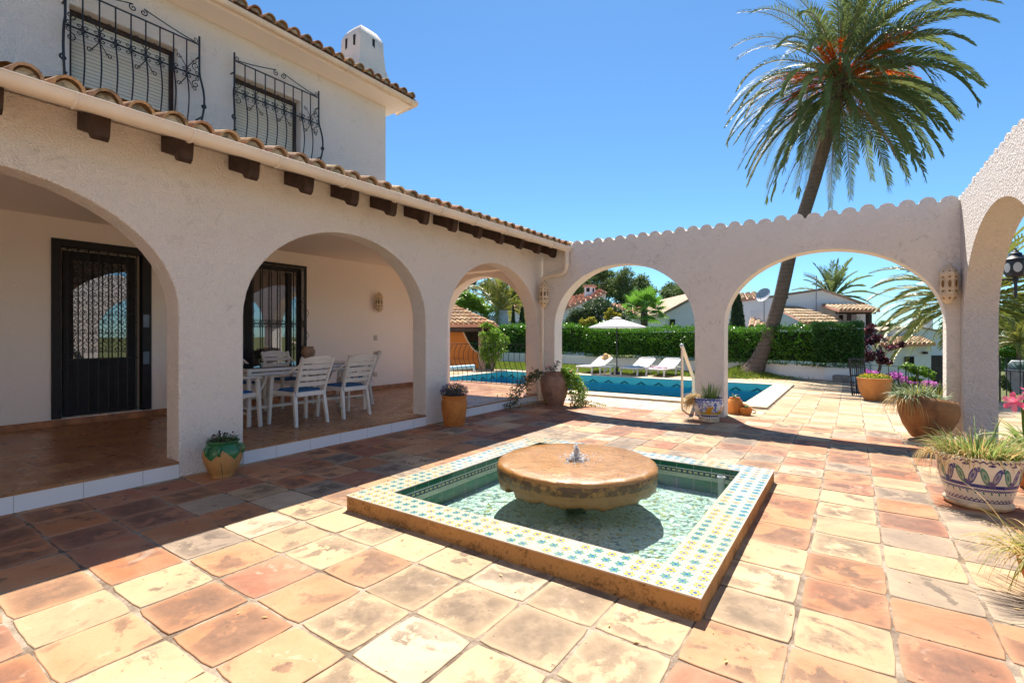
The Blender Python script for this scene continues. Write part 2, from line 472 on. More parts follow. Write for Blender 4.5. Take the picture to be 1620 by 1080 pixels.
CREAM = [(.45, .31, .175), (.48, .335, .195), (.42, .285, .16), (.48, .355, .235), (.41, .27, .15)]
TERRA = [(.37, .13, .052), (.40, .165, .07), (.34, .12, .052), (.43, .21, .10), (.30, .11, .06)]
GREY = [(.30, .225, .16), (.27, .20, .145)]
def tile_floor(name, xs, ys, z, pick, mat, skip=None, gap=.013, wob=.007, label=None):
    V = []; F = []; TI = []; RV = []; ED = []
    for i in range(len(xs)-1):
        for j in range(len(ys)-1):
            x0, x1, y0, y1 = xs[i], xs[i+1], ys[j], ys[j+1]
            cx, cy = (x0+x1)/2, (y0+y1)/2
            if skip and skip(x0, x1, y0, y1): continue
            near = cx*cx+cy*cy < 60
            k = 5 if near else 2
            j0 = [rnd(-wob, wob) for _ in range(4)]
            x0 += gap/2+j0[0]; x1 -= gap/2+j0[1]; y0 += gap/2+j0[2]; y1 -= gap/2+j0[3]
            cs = [(x0, y0), (x1, y0), (x1, y1), (x0, y1)]
            ring = []
            for a in range(4):
                p, q = cs[a], cs[(a+1) % 4]
                for b in range(k):
                    f = b/k; px = p[0]+(q[0]-p[0])*f; py = p[1]+(q[1]-p[1])*f
                    if near: px += rnd(-.0022, .0022); py += rnd(-.0022, .0022)
                    if b == 0 and near: px += (cx-px)*.05*rnd(.4, 1.2); py += (cy-py)*.05*rnd(.4, 1.2)
                    ring.append((px, py))
            n = len(ring); o = len(V); dz = rnd(-.0015, .0015); tx, ty = rnd(-.006, .006), rnd(-.006, .006)
            zf = lambda x, y: z+dz+(x-cx)*tx+(y-cy)*ty
            tint = pick(cx, cy); rv = (random.random(), random.random(), random.random())
            for (x, y) in ring: V.append((x, y, z-.012)); ED.append(1)
            for (x, y) in ring: V.append((x, y, zf(x, y)-.0022)); ED.append(1)
            for s_, e in ((.984, .95), (.80, .35), (.5, 0)):
                for (x, y) in ring:
                    xx, yy = cx+(x-cx)*s_, cy+(y-cy)*s_; V.append((xx, yy, zf(xx, yy))); ED.append(e)
            fs = []
            for a in range(4):
                for b in range(n): fs.append((o+a*n+b, o+a*n+(b+1) % n, o+(a+1)*n+(b+1) % n, o+(a+1)*n+b))
            fs.append([o+4*n+b for b in range(n)])
            F += fs; TI += [tint]*len(fs); RV += [rv]*len(fs)
    me = bpy.data.meshes.new(name); me.from_pydata(V, [], F); me.materials.append(mat)
    for nm, dat in (('tint', TI), ('rv', RV)):
        a = me.attributes.new(nm, 'FLOAT_COLOR', 'FACE'); a.data.foreach_set('color', [c for t in dat for c in (*t, 1)])
    a = me.attributes.new('edge', 'FLOAT_COLOR', 'POINT'); a.data.foreach_set('color', [c for t in ED for c in (t, t, t, 1)])
    me.polygons.foreach_set('use_smooth', [True]*len(F)); me.set_sharp_from_angle(angle=R(14))
    o = bpy.data.objects.new(name, me); COL.objects.link(o); return o

FX0, FX1, FY0, FY1 = -3.10, -.56, 2.32, 4.92          # fountain
PX0, PX1, PY0, PY1 = -10.05, -1.65, 10.15, 14.25      # pool
fount_hole = (FX0+.05, FX1-.05, FY0+.05, FY1-.05); pool_hole = (PX0, PX1, PY0, PY1)
mb = MB(); sheet(mb, [(-17, 5, -6, 13.3), (-17, .08, 13.3, 20.5)], [fount_hole, pool_hole], -.0045, 2.6)
tag(mb.build('terrace', M['mortar']), kind='structure')
# terrain falling away beyond the garden
mb = MB(); XS = [-900, -300, -120, -60, -35, -18, -10, -5, 0, 5, 10, 20, 40, 80, 200, 900]; YS = [-900, -300, -80, -30, -10, 0, 8, 13, 15, 18, 22, 27, 34, 45, 70, 120, 300, 1200]
def tz(x, y):
    f = min(1, max(0, (y-15)/14)); g = min(1, max(0, (x+6)/6)); r = -.45-2.1*f*f*(3-2*f)*g
    if -16 < x < 4 and -5 < y < 13: r = -2.2
    return r
vs = [(x, y, tz(x, y)) for y in YS for x in XS]; nx = len(XS)
mb.add(vs, [(j*nx+i, j*nx+i+1, (j+1)*nx+i+1, (j+1)*nx+i) for j in range(len(YS)-1) for i in range(nx-1)])
tag(mb.build('ground', M['earth'], smooth=180), kind='structure')

def pick_main(x, y):
    d = math.hypot(x, y); r = random.random()
    if y < 2.2 and x > -2.9: w = (.72, .24, .04)
    elif x < -3.2: w = (.12, .74, .14)
    elif x > -.6: w = (.46, .46, .08) if y > 2.8 else (.75, .23, .02)
    elif y > 5: w = (.34, .42, .24)
    else: w = (.45, .48, .07)
    c = random.choice(CREAM) if r < w[0] else random.choice(TERRA) if r < w[0]+w[1] else random.choice(GREY)
    v = rnd(.88, 1.1)*(1.2 if x < -3.6 else 1); return tuple(min(1, q*v) for q in c)
sp = .3685
xs = [-.213+sp*i for i in range(-14, 15)]; xs = [x for x in xs if x > -5.5]
ys = [.912+.3645*i for i in range(-16, 21)]; ys = [y for y in ys if y < 8.3]+[8.42]
inr = lambda x0, x1, y0, y1, r, e=0: x0 >= r[0]-e and x1 <= r[1]+e and y0 >= r[2]-e and y1 <= r[3]+e
o = tile_floor('paving', xs, ys, 0.0, pick_main, M['tile'], skip=lambda a, b, c, d: inr(a, b, c, d, (FX0, FX1, FY0, FY1)) or (b > FX0+.1 and a < FX1-.1 and d > FY0+.1 and c < FY1-.1))
tag(o, kind='structure')
def pick_pool(x, y):
    c = random.choice([(.50, .36, .21), (.49, .33, .18), (.46, .28, .14), (.52, .40, .25), (.48, .35, .22)])
    if random.random() < .12: c = (.50, .27, .14)
    if y < 9.6 and -5 < x < -2.4: c = random.choice([(.48, .44, .39), (.42, .37, .33), (.58, .48, .35)])
    v = rnd(.9, 1.08); return tuple(q*v for q in c)
xs = [-16.6+.335*i for i in range(0, 65)]; ys = [8.43+.29*i for i in range(0, 32)]
def skip2(a, b, c, d):
    if b > -10.4 and a < -1.22 and d > 9.66 and c < 14.62: return True
    if c > 13.25 and b > .06: return True
    lim = 15.95+.13*(min(0, a)+4) if a < -2.6 else 16.9
    return d > lim+.15
o = tile_floor('pool_deck', xs, ys, -.001, pick_pool, M['tile2'], skip=skip2, gap=.012); tag(o, kind='structure')

# lawn
mb = MB(); mb.add([(-16.9, 14.6, .012), (-9, 15.4, .012), (-2.55, 16.05, .012), (-2.4, 17.3, .012), (-4.9, 18.3, .012), (-11, 19.6, .012), (-16.9, 20.3, .012)], [(0, 1, 2, 3, 4, 5, 6)])
M['turf'] = plain('turf_soil', (.13, .18, .03), .95, .2, 6, .02, 40)
o = mb.build('lawn_base', M['turf']); tag(o, kind='structure')
n = 26000; P = np.stack([np.random.uniform(-15, -2.5, n), np.random.uniform(15.2, 19.2, n), np.full(n, .03)], 1)
P = P[(P[:, 1] > 15.42+.1*(P[:, 0]+9)) & (P[:, 1] < 17.3-.235*(P[:, 0]+2.4)*1.0)]
o = leafcloud('lawn_grass', P, .09, .03, M['grass'], outward=np.array([[0, 0, 1.0]]), ob=.6)
tag(o, 'short sunlit green lawn in front of the hedge wall', 'grass', kind='stuff')

# ------------------------------------------------------------------ pool
m = Mt('pool_wall_tile'); co = m.co(); x = m.xyz(co)
u = m.ma('SUBTRACT', m.ma('FRACT', m.ma('DIVIDE', m.ma('ADD', x[0], x[1]), .52)), .5)
zz = m.ma('DIVIDE', m.ma('ADD', x[2], .175), .12)
au = m.ma('ABSOLUTE', u)
tri = m.ma('MULTIPLY', m.ma('LESS_THAN', m.ma('ADD', m.ma('MULTIPLY', au, 2.6), zz), .85), m.ma('GREATER_THAN', zz, 0.0))
tri2 = m.ma('MULTIPLY', m.ma('LESS_THAN', m.ma('ADD', m.ma('MULTIPLY', au, 2.6), zz), .35), m.ma('GREATER_THAN', zz, 0.02))
tri = m.ma('SUBTRACT', tri, tri2)
c = m.mix(m.noise(co, 30, 3), (.06, .52, .58), (.12, .68, .72)); c = m.mix(m.ma('MULTIPLY', tri, .9), c, (.01, .10, .14)); c = m.mix(m.ma('MULTIPLY', m.ma('LESS_THAN', x[2], -.19), .9), c, m.mix(m.noise(co, 5, 5, .7), (.01, .34, .72), (.04, .56, .90)))
M['pooltile'] = m.fin(c, .2)
m = Mt('pool_bottom_tile'); co = m.co()
v = m.n('TexVoronoi', {'feature': 'DISTANCE_TO_EDGE'}, {'Vector': m.n('VectorMath', {'operation': 'MULTIPLY_ADD'}, {0: m.n('TexNoise', None, {'Vector': co, 'Scale': 2.0}, 1), 1: (.5, .5, .5), 2: co}), 'Scale': 3.0})
M['poolfloor'] = m.fin(m.mix(m.ramp(v, [(0, 1), (.12, 0)]), (.02, .60, .90), (.25, .82, .95)), .4)
def water(name, tint, s1, dist, base=.02, ior=1.33):
    m = Mt(name); co = m.co()
    n1 = m.noise(co, s1, 4, .6, .8); n2 = m.noise(co, s1*3.2, 3, .6, .5)
    nr = m.bump(m.ma('ADD', n1, m.ma('MULTIPLY', n2, .35)), dist)
    t = m.n('BsdfTransparent', None, {0: (*tint, 1)})
    g = m.n('BsdfGlossy', None, {0: (1, 1, 1, 1), 'Roughness': .04, 'Normal': nr})
    fr = m.n('Fresnel', None, {0: ior, 1: nr})
    sh = m.n('MixShader', None, {0: m.ma('ADD', fr, base, clamp=True), 1: t, 2: g}); m.nt.links.new(sh, m.out.inputs[0]); return m.m
M['poolwater'] = water('pool_water', (.74, .96, 1.0), 4.5, .9, 0.0, 1.14)
M['fountwater'] = water('fountain_water', (.88, .985, .95), 7.5, .10, .04)
mb = MB(); e = .004
mb.add([(PX0+e, PY0+e, -1.0), (PX1-e, PY0+e, -1.0), (PX1-e, PY1-e, -1.0), (PX0+e, PY1-e, -1.0)], [(0, 1, 2, 3)], mi=1)
for a, b in (((PX0+e, PY0+e), (PX1-e, PY0+e)), ((PX1-e, PY0+e), (PX1-e, PY1-e)), ((PX1-e, PY1-e), (PX0+e, PY1-e)), ((PX0+e, PY1-e), (PX0+e, PY0+e))):
    mb.add([(*a, -1.0), (*b, -1.0), (*b, .02), (*a, .02)], [(0, 1, 2, 3)])
o = mb.build('swimming_pool_shell', [M['pooltile'], M['poolfloor']]); tag(o, kind='structure')
mb = MB(); mb.add([(PX0, PY0, -.16), (PX1, PY0, -.16), (PX1, PY1, -.16), (PX0, PY1, -.16)], [(0, 1, 2, 3)])
o = mb.build('pool_water', M['poolwater']); tag(o, kind='structure')
M['coping'] = plain('cream_stone_coping', (.60, .50, .34), .8, .14, 5, .004, 60)
mb = MB(); sheet(mb, [(PX0-.38, PX1+.43, PY0-.5, PY1+.38)], [(PX0+.0, PX1-.0, PY0+.0, PY1-.0)], .038, .05)
o = mb.build('pool_coping', M['coping'], bevel=.006); tag(o, kind='structure')

# ------------------------------------------------------------------ fountain
fo = thing('courtyard_fountain', 'square sunken fountain basin with patterned tile rim and low orange render kerb', 'fountain', ((FX0+FX1)/2, (FY0+FY1)/2, 0))
m = Mt('patterned_rim_tile'); co = m.co(); x = m.xyz(co); cell = .0795
gx = m.ma('DIVIDE', m.ma('ADD', x[0], 1.27), cell); gy = m.ma('DIVIDE', m.ma('ADD', x[1], 1.3), cell)
fx = m.ma('SUBTRACT', m.ma('FRACT', gx), .5); fy = m.ma('SUBTRACT', m.ma('FRACT', gy), .5)
r = m.ma('MULTIPLY', m.ma('SQRT', m.ma('ADD', m.ma('MULTIPLY', fx, fx), m.ma('MULTIPLY', fy, fy))), .98); an = m.ma('ARCTAN2', fy, fx)
pet = m.ma('LESS_THAN', r, m.ma('MULTIPLY_ADD', m.ma('COSINE', m.ma('MULTIPLY', an, 5.0)), .06, .30))
pet2 = m.ma('LESS_THAN', r, m.ma('MULTIPLY_ADD', m.ma('SINE', m.ma('MULTIPLY', an, 6.0)), .11, .31))
cen = m.ma('LESS_THAN', r, .11); ring = m.ma('MULTIPLY', m.ma('LESS_THAN', r, .2), m.ma('GREATER_THAN', m.ma('SINE', m.ma('MULTIPLY', an, 6.0)), .2))
wn_ = m.n('TexWhiteNoise', {'noise_dimensions': '2D'}, {'Vector': m.n('CombineXYZ', None, {0: m.ma('FLOOR', gx), 1: m.ma('FLOOR', gy)})}, None)
wv = wn_.outputs[0]; wc = m.xyz(wn_.outputs[1])
c = m.mix(m.noise(co, 40, 4), (.52, .48, .38), (.45, .41, .31))
c = m.mix(pet2, c, (.06, .17, .32))
c = m.mix(m.ma('MULTIPLY', pet, .95), c, m.mix(m.ma('GREATER_THAN', wv, .52), (.10, .24, .12), (.55, .36, .02)))
c = m.mix(m.ma('MULTIPLY', ring, .6), c, (.10, .26, .40)); c = m.mix(cen, c, (.03, .10, .30))
c = m.mix(m.ma('LESS_THAN', wc[1], .05), c, (.66, .50, .34))
c = m.mix(m.ma('MULTIPLY', m.ramp(m.noise(co, 4, 5), [(.45, 0), (.7, 1)]), .22), c, (.6, .5, .38))
g2x = m.ma('FRACT', m.ma('ADD', m.ma('MULTIPLY', gx, 1.0), .0)); g2y = m.ma('FRACT', gy)
jx = m.ma('MINIMUM', g2x, m.ma('SUBTRACT', 1.0, g2x)); jy = m.ma('MINIMUM', g2y, m.ma('SUBTRACT', 1.0, g2y))
jt = m.ma('LESS_THAN', m.ma('MINIMUM', jx, jy), .03)
c = m.mix(m.ma('MULTIPLY', jt, .8), c, (.50, .36, .28))
M['rim'] = m.fin(c, .12, m.bump(m.ma('MULTIPLY', jt, -1.0), .002), .5)
m = Mt('weathered_orange_render'); co = m.co(); x = m.xyz(co)
low = m.ma('SUBTRACT', 1.0, m.ma('DIVIDE', x[2], .11), clamp=True)
n1 = m.noise(co, 9, 9, .75, .4)
st = m.ramp(m.ma('ADD', m.ma('MULTIPLY_ADD', m.noise(co, 60, 5, .8), .45, m.ma('MULTIPLY', n1, .62)), m.ma('MULTIPLY', low, .06)), [(.57, 0), (.68, 1)])
c = m.mix(m.noise(co, 6, 4), (.46, .24, .08), (.36, .19, .08)); c = m.mix(m.ma('MULTIPLY', st, .80), c, (.05, .025, .012))
M['orender'] = m.fin(c, .85, m.bump(m.noise(co, 45, 4), .005), .2)
m = Mt('green_basin_tile'); co = m.co(); x = m.xyz(co); s_ = m.ma('ADD', x[0], x[1])
z = m.ma('SUBTRACT', .11, x[2])
c = m.ramp(m.ma('DIVIDE', z, .3), [(0, (.012, .10, .055)), (.16, (.012, .10, .055)), (.165, (.7, .7, .62)), (.18, (.7, .7, .62)), (.185, (.02, .06, .10)), (.31, (.02, .06, .10)), (.315, (.62, .60, .46)), (.44, (.62, .60, .46)), (.445, (.01, .19, .05)), (1, (.012, .20, .07))], 'CONSTANT')
band = m.ma('MULTIPLY', m.ma('GREATER_THAN', z, .068), m.ma('LESS_THAN', z, .084))
dia = m.ma('LESS_THAN', m.ma('ABSOLUTE', m.ma('SUBTRACT', m.ma('FRACT', m.ma('DIVIDE', s_, .05)), .5)), .3)
c = m.mix(m.ma('MULTIPLY', band, dia), c, (.50, .46, .20))
j = m.ma('LESS_THAN', m.ma('FRACT', m.ma('DIVIDE', s_, .155)), .02); c = m.mix(m.ma('MULTIPLY', j, .8), c, (.45, .5, .42))
M['basin'] = m.fin(c, .1)
m = Mt('ripple_light_mosaic'); co = m.co()
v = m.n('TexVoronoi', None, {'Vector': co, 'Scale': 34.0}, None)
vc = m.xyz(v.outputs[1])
c = m.mix(vc[0], (.62, .80, .72), (.88, 1.0, .94)); c = m.mix(m.ma('GREATER_THAN', vc[1], .90), c, (.42, .40, .10)); c = m.mix(m.ma('LESS_THAN', vc[1], .10), c, (.16, .30, .34))  # chip colours; their pale tones also imitate light ripples on the basin floor
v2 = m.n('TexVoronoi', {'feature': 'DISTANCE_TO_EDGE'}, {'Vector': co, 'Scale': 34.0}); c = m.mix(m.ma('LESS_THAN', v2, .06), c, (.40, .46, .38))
M['ripplemosaic'] = m.fin(c, .5)
ix0, ix1, iy0, iy1 = -2.862, -.80, 2.563, 4.70
mb = MB(); sheet(mb, [(FX0+.004, FX1-.004, FY0+.004, FY1-.004)], [(ix0, ix1, iy0, iy1)], .102, .32)
mb.build('kerb', M['orender'], fo, bevel=.008)
mb = MB(); sheet(mb, [(FX0, FX1, FY0, FY1)], [(ix0+.004, ix1-.004, iy0+.004, iy1-.004)], .110, .0075)
mb.build('tiled_rim', M['rim'], fo)
mb = MB()
for a, b in (((ix0+.006, iy0+.006), (ix1-.006, iy0+.006)), ((ix1-.006, iy0+.006), (ix1-.006, iy1-.006)), ((ix1-.006, iy1-.006), (ix0+.006, iy1-.006)), ((ix0+.006, iy1-.006), (ix0+.006, iy0+.006))):
    mb.add([(*a, -.3), (*b, -.3), (*b, .1015), (*a, .1015)], [(0, 1, 2, 3)])
mb.build('basin_wall', M['basin'], fo)
mb = MB(); mb.add([(ix0, iy0, -.13), (ix1, iy0, -.13), (ix1, iy1, -.13), (ix0, iy1, -.13)], [(0, 1, 2, 3)]); mb.build('basin_floor', M['ripplemosaic'], fo)
mb = MB(); mb.add([(ix0, iy0, .018), (ix1, iy0, .018), (ix1, iy1, .018), (ix0, iy1, .018)], [(0, 1, 2, 3)])
tag(mb.build('fountain_water', M['fountwater'], loc=(-1.83, 3.6, 0)), kind='structure')
mb = MB(); mb.lathe([(.028, -.15), (.028, .05), (.034, .052), (.034, .075), (.024, .075), (.024, .0)], (-.93, 4.55, 0), 14)
tag(mb.build('overflow_pipe', plain('grey_pvc', (.42, .45, .46), .4), smooth=40, loc=(-.93, 4.55, 0)), 'short grey overflow pipe standing in the far corner of the fountain water', 'pipe')
# millstone
mc = (-1.855, 3.62)
ms = thing('millstone', 'round wet orange stone disc standing on a pedestal in the fountain', 'millstone', (*mc, 0))
m = Mt('wet_orange_stone'); co = m.co(); x = m.xyz(co); n1 = m.noise(co, 5, 8, .65, .5); n2 = m.noise(co, 30, 5, .7)
c = m.mix(m.ramp(n1, [(.35, 0), (.65, 1)]), (.29, .13, .024), (.39, .19, .05)); c = m.mix(m.ramp(n2, [(.54, 0), (.64, .8)]), c, (.15, .055, .018))
side = m.ma('MULTIPLY', m.ma('LESS_THAN', m.ma('ADD', x[2], m.ma('MULTIPLY', n2, .03)), .262), m.ma('GREATER_THAN', x[2], .178))
nz = m.ramp(m.noise(co, 16, 6, .7), [(.38, 0), (.5, 1)]); c = m.mix(m.ma('MULTIPLY', side, m.ma('MULTIPLY', nz, .92)), c, (.065, .022, .008))
c = m.mix(m.ma('MULTIPLY', m.ma('LESS_THAN', x[2], .178), .5), c, (.21, .10, .04))
M['mill'] = m.fin(c, m.ramp(n2, [(.3, .06), (.7, .24)]), m.bump(m.ma('ADD', n1, m.ma('MULTIPLY', n2, .6)), .014), .6)
mb = MB(); N = 96
prof = [(.078, .12), (.075, .262), (.088, .280), (.20, .286), (.35, .284), (.50, .286), (.60, .284), (.626, .278), (.640, .262), (.643, .235), (.640, .200), (.634, .175), (.633, .14), (.628, .105), (.60, .085), (.44, .08), (.3, .078), (.075, .078)]
mb.lathe(prof, (*mc, 0), N)
for i, p in enumerate(mb.v):
    dx, dy = p[0]-mc[0], p[1]-mc[1]; a = math.atan2(dy, dx); rr = math.hypot(dx, dy)
    w = .009*math.sin(5*a+1)+.004*math.sin(13*a)+.003*math.sin(29*a+p[2]*40)
    k = 1+(w if rr > .58 else 0)
    z = p[2]
    if rr > .4 and z < .13:
        z += .008*math.sin(5*a+2)+.007*math.sin(17*a+math.sin(3*a)*2)+.005*math.sin(41*a)+.004*math.sin(67*a+1)
        da = abs((a+2.02+math.pi) % (2*math.pi)-math.pi)      # notch facing the viewer
        if da < .10: z += .05
    if abs(((a+.25) % (2*math.pi))) < .08 and rr > .55 and z > .24: z -= .012
    mb.v[i] = (mc[0]+dx*k, mc[1]+dy*k, z)
mb.build('stone_disc', M['mill'], ms, smooth=50)
mb = MB(); mb.lathe([(.09, -.21), (.085, -.1), (.08, .0), (.10, .09)], (*mc, 0), 28); mb.build('pedestal', plain('algae_green_pedestal', (.05, .07, .04), .6), ms, smooth=50)
m = Mt('splashing_water')
g = m.n('BsdfGlossy', None, {0: (1, 1, 1, 1), 'Roughness': .05}); t = m.n('BsdfTransparent', None, {0: (.93, .96, 1, 1)}); d = m.n('BsdfDiffuse', None, {0: (.9, .93, .97, 1)})
s1 = m.n('MixShader', None, {0: m.n('Fresnel', None, {0: 1.6}), 1: t, 2: g}); s2 = m.n('MixShader', None, {0: .5, 1: s1, 2: m.n('MixShader', None, {0: .5, 1: d, 2: m.n('BsdfTranslucent', None, {0: (.95, .97, 1, 1)})})}); m.nt.links.new(s2, m.out.inputs[0]); M['splash'] = m.m
jet = MB()
for k in range(60):
    h = random.random()**1.3; a = rnd(0, 6.28); rr = rnd(0, .016+.02*(1-h))
    jet.ball((mc[0]+rr*math.cos(a), mc[1]+rr*math.sin(a), .21+h*.19), rnd(.006, .016), 7, 5, sq=(1, 1, rnd(1, 2)))
for k in range(130):
    a = rnd(0, 6.28); rr = abs(random.gauss(0, .07)); h = max(0, rnd(.0, .07)*(1-rr/.16))
    jet.ball((mc[0]+rr*math.cos(a), mc[1]+rr*math.sin(a), .282+h), rnd(.003, .012), 6, 4)
for k in range(90):
    a = rnd(0, 6.28); rr = rnd(.05, .24); jet.ball((mc[0]+rr*math.cos(a), mc[1]+rr*math.sin(a), .288+rnd(0, .05)*random.random()), rnd(.0015, .004), 5, 4)
tag(jet.build('water_jet', M['splash'], smooth=180, loc=(*mc, .2)), 'small sparkling jet of water bubbling up from the hole in the stone disc', 'water jet')

# ------------------------------------------------------------------ roof tiles
def roofmat(name, sat=1.0):
    m = Mt(name); co = m.co(); t = m.attr('tint', 0)
    n1 = m.noise(co, 9, 8, .7, .4); n2 = m.noise(co, 40, 4, .7)
    c = m.mix(m.ma('MULTIPLY', m.ramp(n1, [(.50, 0), (.62, 1)]), .7), t, (.10, .075, .05))
    c = m.mix(m.ma('MULTIPLY', m.ramp(n2, [(.58, 0), (.66, 1)]), .5), c, (.55, .46, .33))
    return m.fin(c, .9, m.bump(m.ma('ADD', n1, n2), .008), .2)
M['roof'] = roofmat('weathered_clay_roof_tile')
M['roofpink'] = plain('pink_clay_roof_tile', (.62, .30, .20), .8, .1, 2)
ROOFC = [(.42, .25, .13), (.48, .31, .17), (.38, .20, .11), (.50, .36, .21), (.34, .22, .14)]
def barrel_roof(mb, P0, A, U, width, length, sp=.21, course=.40, r=.088, cols=None, base=True, trim=None, mortar=(.50, .42, .30), fine=True, lip=.0):
    P0, A, U = Vector(P0), Vector(A).normalized(), Vector(U).normalized(); Nn = A.cross(U).normalized()
    if Nn.z < 0: Nn = -Nn
    cols = cols or ROOFC; n = int(width/sp); K = 7 if fine else 4
    for i in range(n):
        c0 = (i+.5)*sp; L0 = 0; L1 = length
        if trim: L0, L1 = trim(c0)
        j = 0; s = L0
        while s < L1-.02:
            e = min(L1, s+course+.05); jt = rnd(-.008, .008); ju = rnd(-.012, .012) if j == 0 else 0
            tint = shade(random.choice(cols), .8, 1.2)
            ra, rb = r*rnd(.96, 1.04), r*.86; vs = []
            for (ss, rr, lift) in ((s+ju-(lip if j == 0 else 0), ra, .022), (e, rb, .0)):
                b = P0+A*(c0+jt)+U*ss+Nn*lift
                for k in range(K+1):
                    a = math.pi*k/K; vs.append(b+A*(-math.cos(a)*rr)+Nn*(math.sin(a)*rr))
            fs = [(k, k+1, K+2+k, K+1+k) for k in range(K)]
            mb.add(vs, fs, tint)
            if j == 0 and fine:      # thickness ring and mortar plug
                b = vs[:K+1]; cc = P0+A*(c0+jt)+U*(s+ju)+Nn*.022; inn = [cc+(p-cc)*.80 for p in b]; deep = [p+U*.03 for p in inn]
                o = list(b)+inn
                mb.add(o, [(k, k+1, K+2+k, K+1+k) for k in range(K)], tuple(q*.9 for q in tint))
                mb.add(inn+deep, [(k, k+1, K+2+k, K+1+k) for k in range(K)], tuple(q*.7 for q in tint))
                mv = shade(mortar, .6, 1.15); pl = [cc+(p-cc)*rnd(.75, .82)+U*rnd(.0, .05) for p in deep]
                pl = [deep[0]]+pl[1:-1]+[deep[-1]]
                mb.add(pl, [tuple(range(K+1))], mv)
            s += course; j += 1
        # concave pan between covers
        if trim: pass
        pc = P0+A*(c0+sp/2)
        vs = []
        for ss in (L0-.015, L1):
            for k in range(5):
                a = math.pi*k/4; vs.append(pc+U*ss+A*(-math.cos(a)*sp*.32)+Nn*(.012-math.sin(a)*.03))
        mb.add(vs, [(k, k+1, 6+k, 5+k) for k in range(4)], tuple(q*.8 for q in random.choice(cols)))
    if base:
        if trim is None: q = [P0, P0+A*width, P0+A*width+U*length, P0+U*length]; mb.add([p-Nn*.02 for p in q], [(0, 1, 2, 3)], (.35, .25, .16))
    return mb

# ------------------------------------------------------------------ villa
house = thing('villa', 'white stucco villa with arched porch, wrought iron window grilles and clay tile roof', 'house', (-6.5, 2.5, 0))
HX = -5.05; HT = -.27; BX = -8.25
archs = [(-3.82, -1.24), (-.64, 1.98), (2.56, 5.15), (5.62, 8.2)]
mb = MB(); wall(mb, 'y', HX, HT, -4.2, 8.56, 3.074, [dict(u=a, z=(1.50, 2.535), arch=1) for a in archs])
mb.build('porch_wall', M['wall'], house, recalc=True, bevel=.014)
mb = MB(); wall(mb, 'x', 8.30, .30, BX, HX+HT-.001, 3.0, [dict(u=(-7.66, -5.36), z=(1.5, 2.55), arch=1)])
mb.build('porch_end_wall', M['wall2'], house, recalc=True, bevel=.012)
DY0, DY1, DZ0, DZ1 = 1.83, 2.86, .245, 2.50
WY0, WY1, WZ0, WZ1 = 3.35, 5.28, .60, 2.52
mb = MB(); wall(mb, 'y', BX, -.25, -4.2, 8.6, 3.3, [dict(u=(DY0, DY1), z=(DZ0, DZ1)), dict(u=(WY0, WY1), z=(WZ0, WZ1))])
mb.build('porch_back_wall', M['wall2'], house, recalc=True, bevel=.008)
mb = MB(); mb.box(BX, HX+HT, -4.2, 8.3, 2.78, 2.86); mb.box(BX, HX+HT, 8.0, 8.298, 2.62, 2.779); mb.build('porch_ceiling', M['wall2'], house)
mb = MB(); mb.box(BX-.25, HX+HT, -4.45, -4.2, 0, 3.3); mb.build('porch_side_wall', M['wall2'], house)
# porch floor and step
m = Mt('polished_porch_tile'); co = m.co(); x = m.xyz(co); cl = .33
gx = m.ma('DIVIDE', x[0], cl); gy = m.ma('DIVIDE', x[1], cl)
w = m.n('TexWhiteNoise', {'noise_dimensions': '2D'}, {'Vector': m.n('CombineXYZ', None, {0: m.ma('FLOOR', gx), 1: m.ma('FLOOR', gy)})})
fx = m.ma('FRACT', gx); fy = m.ma('FRACT', gy); jx = m.ma('MINIMUM', fx, m.ma('SUBTRACT', 1.0, fx)); jy = m.ma('MINIMUM', fy, m.ma('SUBTRACT', 1.0, fy))
j = m.ma('LESS_THAN', m.ma('MINIMUM', jx, jy), .018)
c = m.mix(w, (.34, .15, .065), (.46, .25, .115)); n1 = m.noise(co, 4, 7, .7, .6); c = m.mix(m.ma('MULTIPLY', m.ramp(n1, [(.45, 0), (.65, 1)]), .6), c, (.19, .07, .035))
c = m.mix(m.ma('MULTIPLY', j, .7), c, (.20, .12, .08))
M['porchtile'] = m.fin(c, m.ramp(m.noise(co, 7, 4), [(.3, .22), (.7, .45)]), m.bump(m.ma('ADD', m.ma('MULTIPLY', n1, .6), m.ma('MULTIPLY', j, -.5)), .004), .4)
mb = MB(); mb.box(BX, HX-.02, -4.2, 8.56, -.02, .128); mb.box(BX, HX+HT-.02, 8.56, 9.6, -.02, .128)
pf = mb.build('porch_slab', M['cream'], house)
mb = MB(); sheet(mb, [(BX+.002, HX+HT-.02, -4.2, 9.62)]+[(HX+HT-.02, HX+.006, a_+.001, b_-.001) for a_, b_ in archs], [], .150, .022)
# tiled top stays clear of the piers
mb.build('porch_floor_tiles', M['porchtile'], house)
for a, b in archs:
    mb = MB(); mb.box(HX-.015, HX+.002, a, b, .0, .1275); mb.build('step_riser', M['riser'], house)
M['skirt'] = plain('terracotta_skirting', (.45, .19, .08), .5, .25, 8)
mb = MB(); mb.box(BX+.0, BX+.012, -4.2, 8.29, .151, .235); mb.build('skirting', M['skirt'], house)

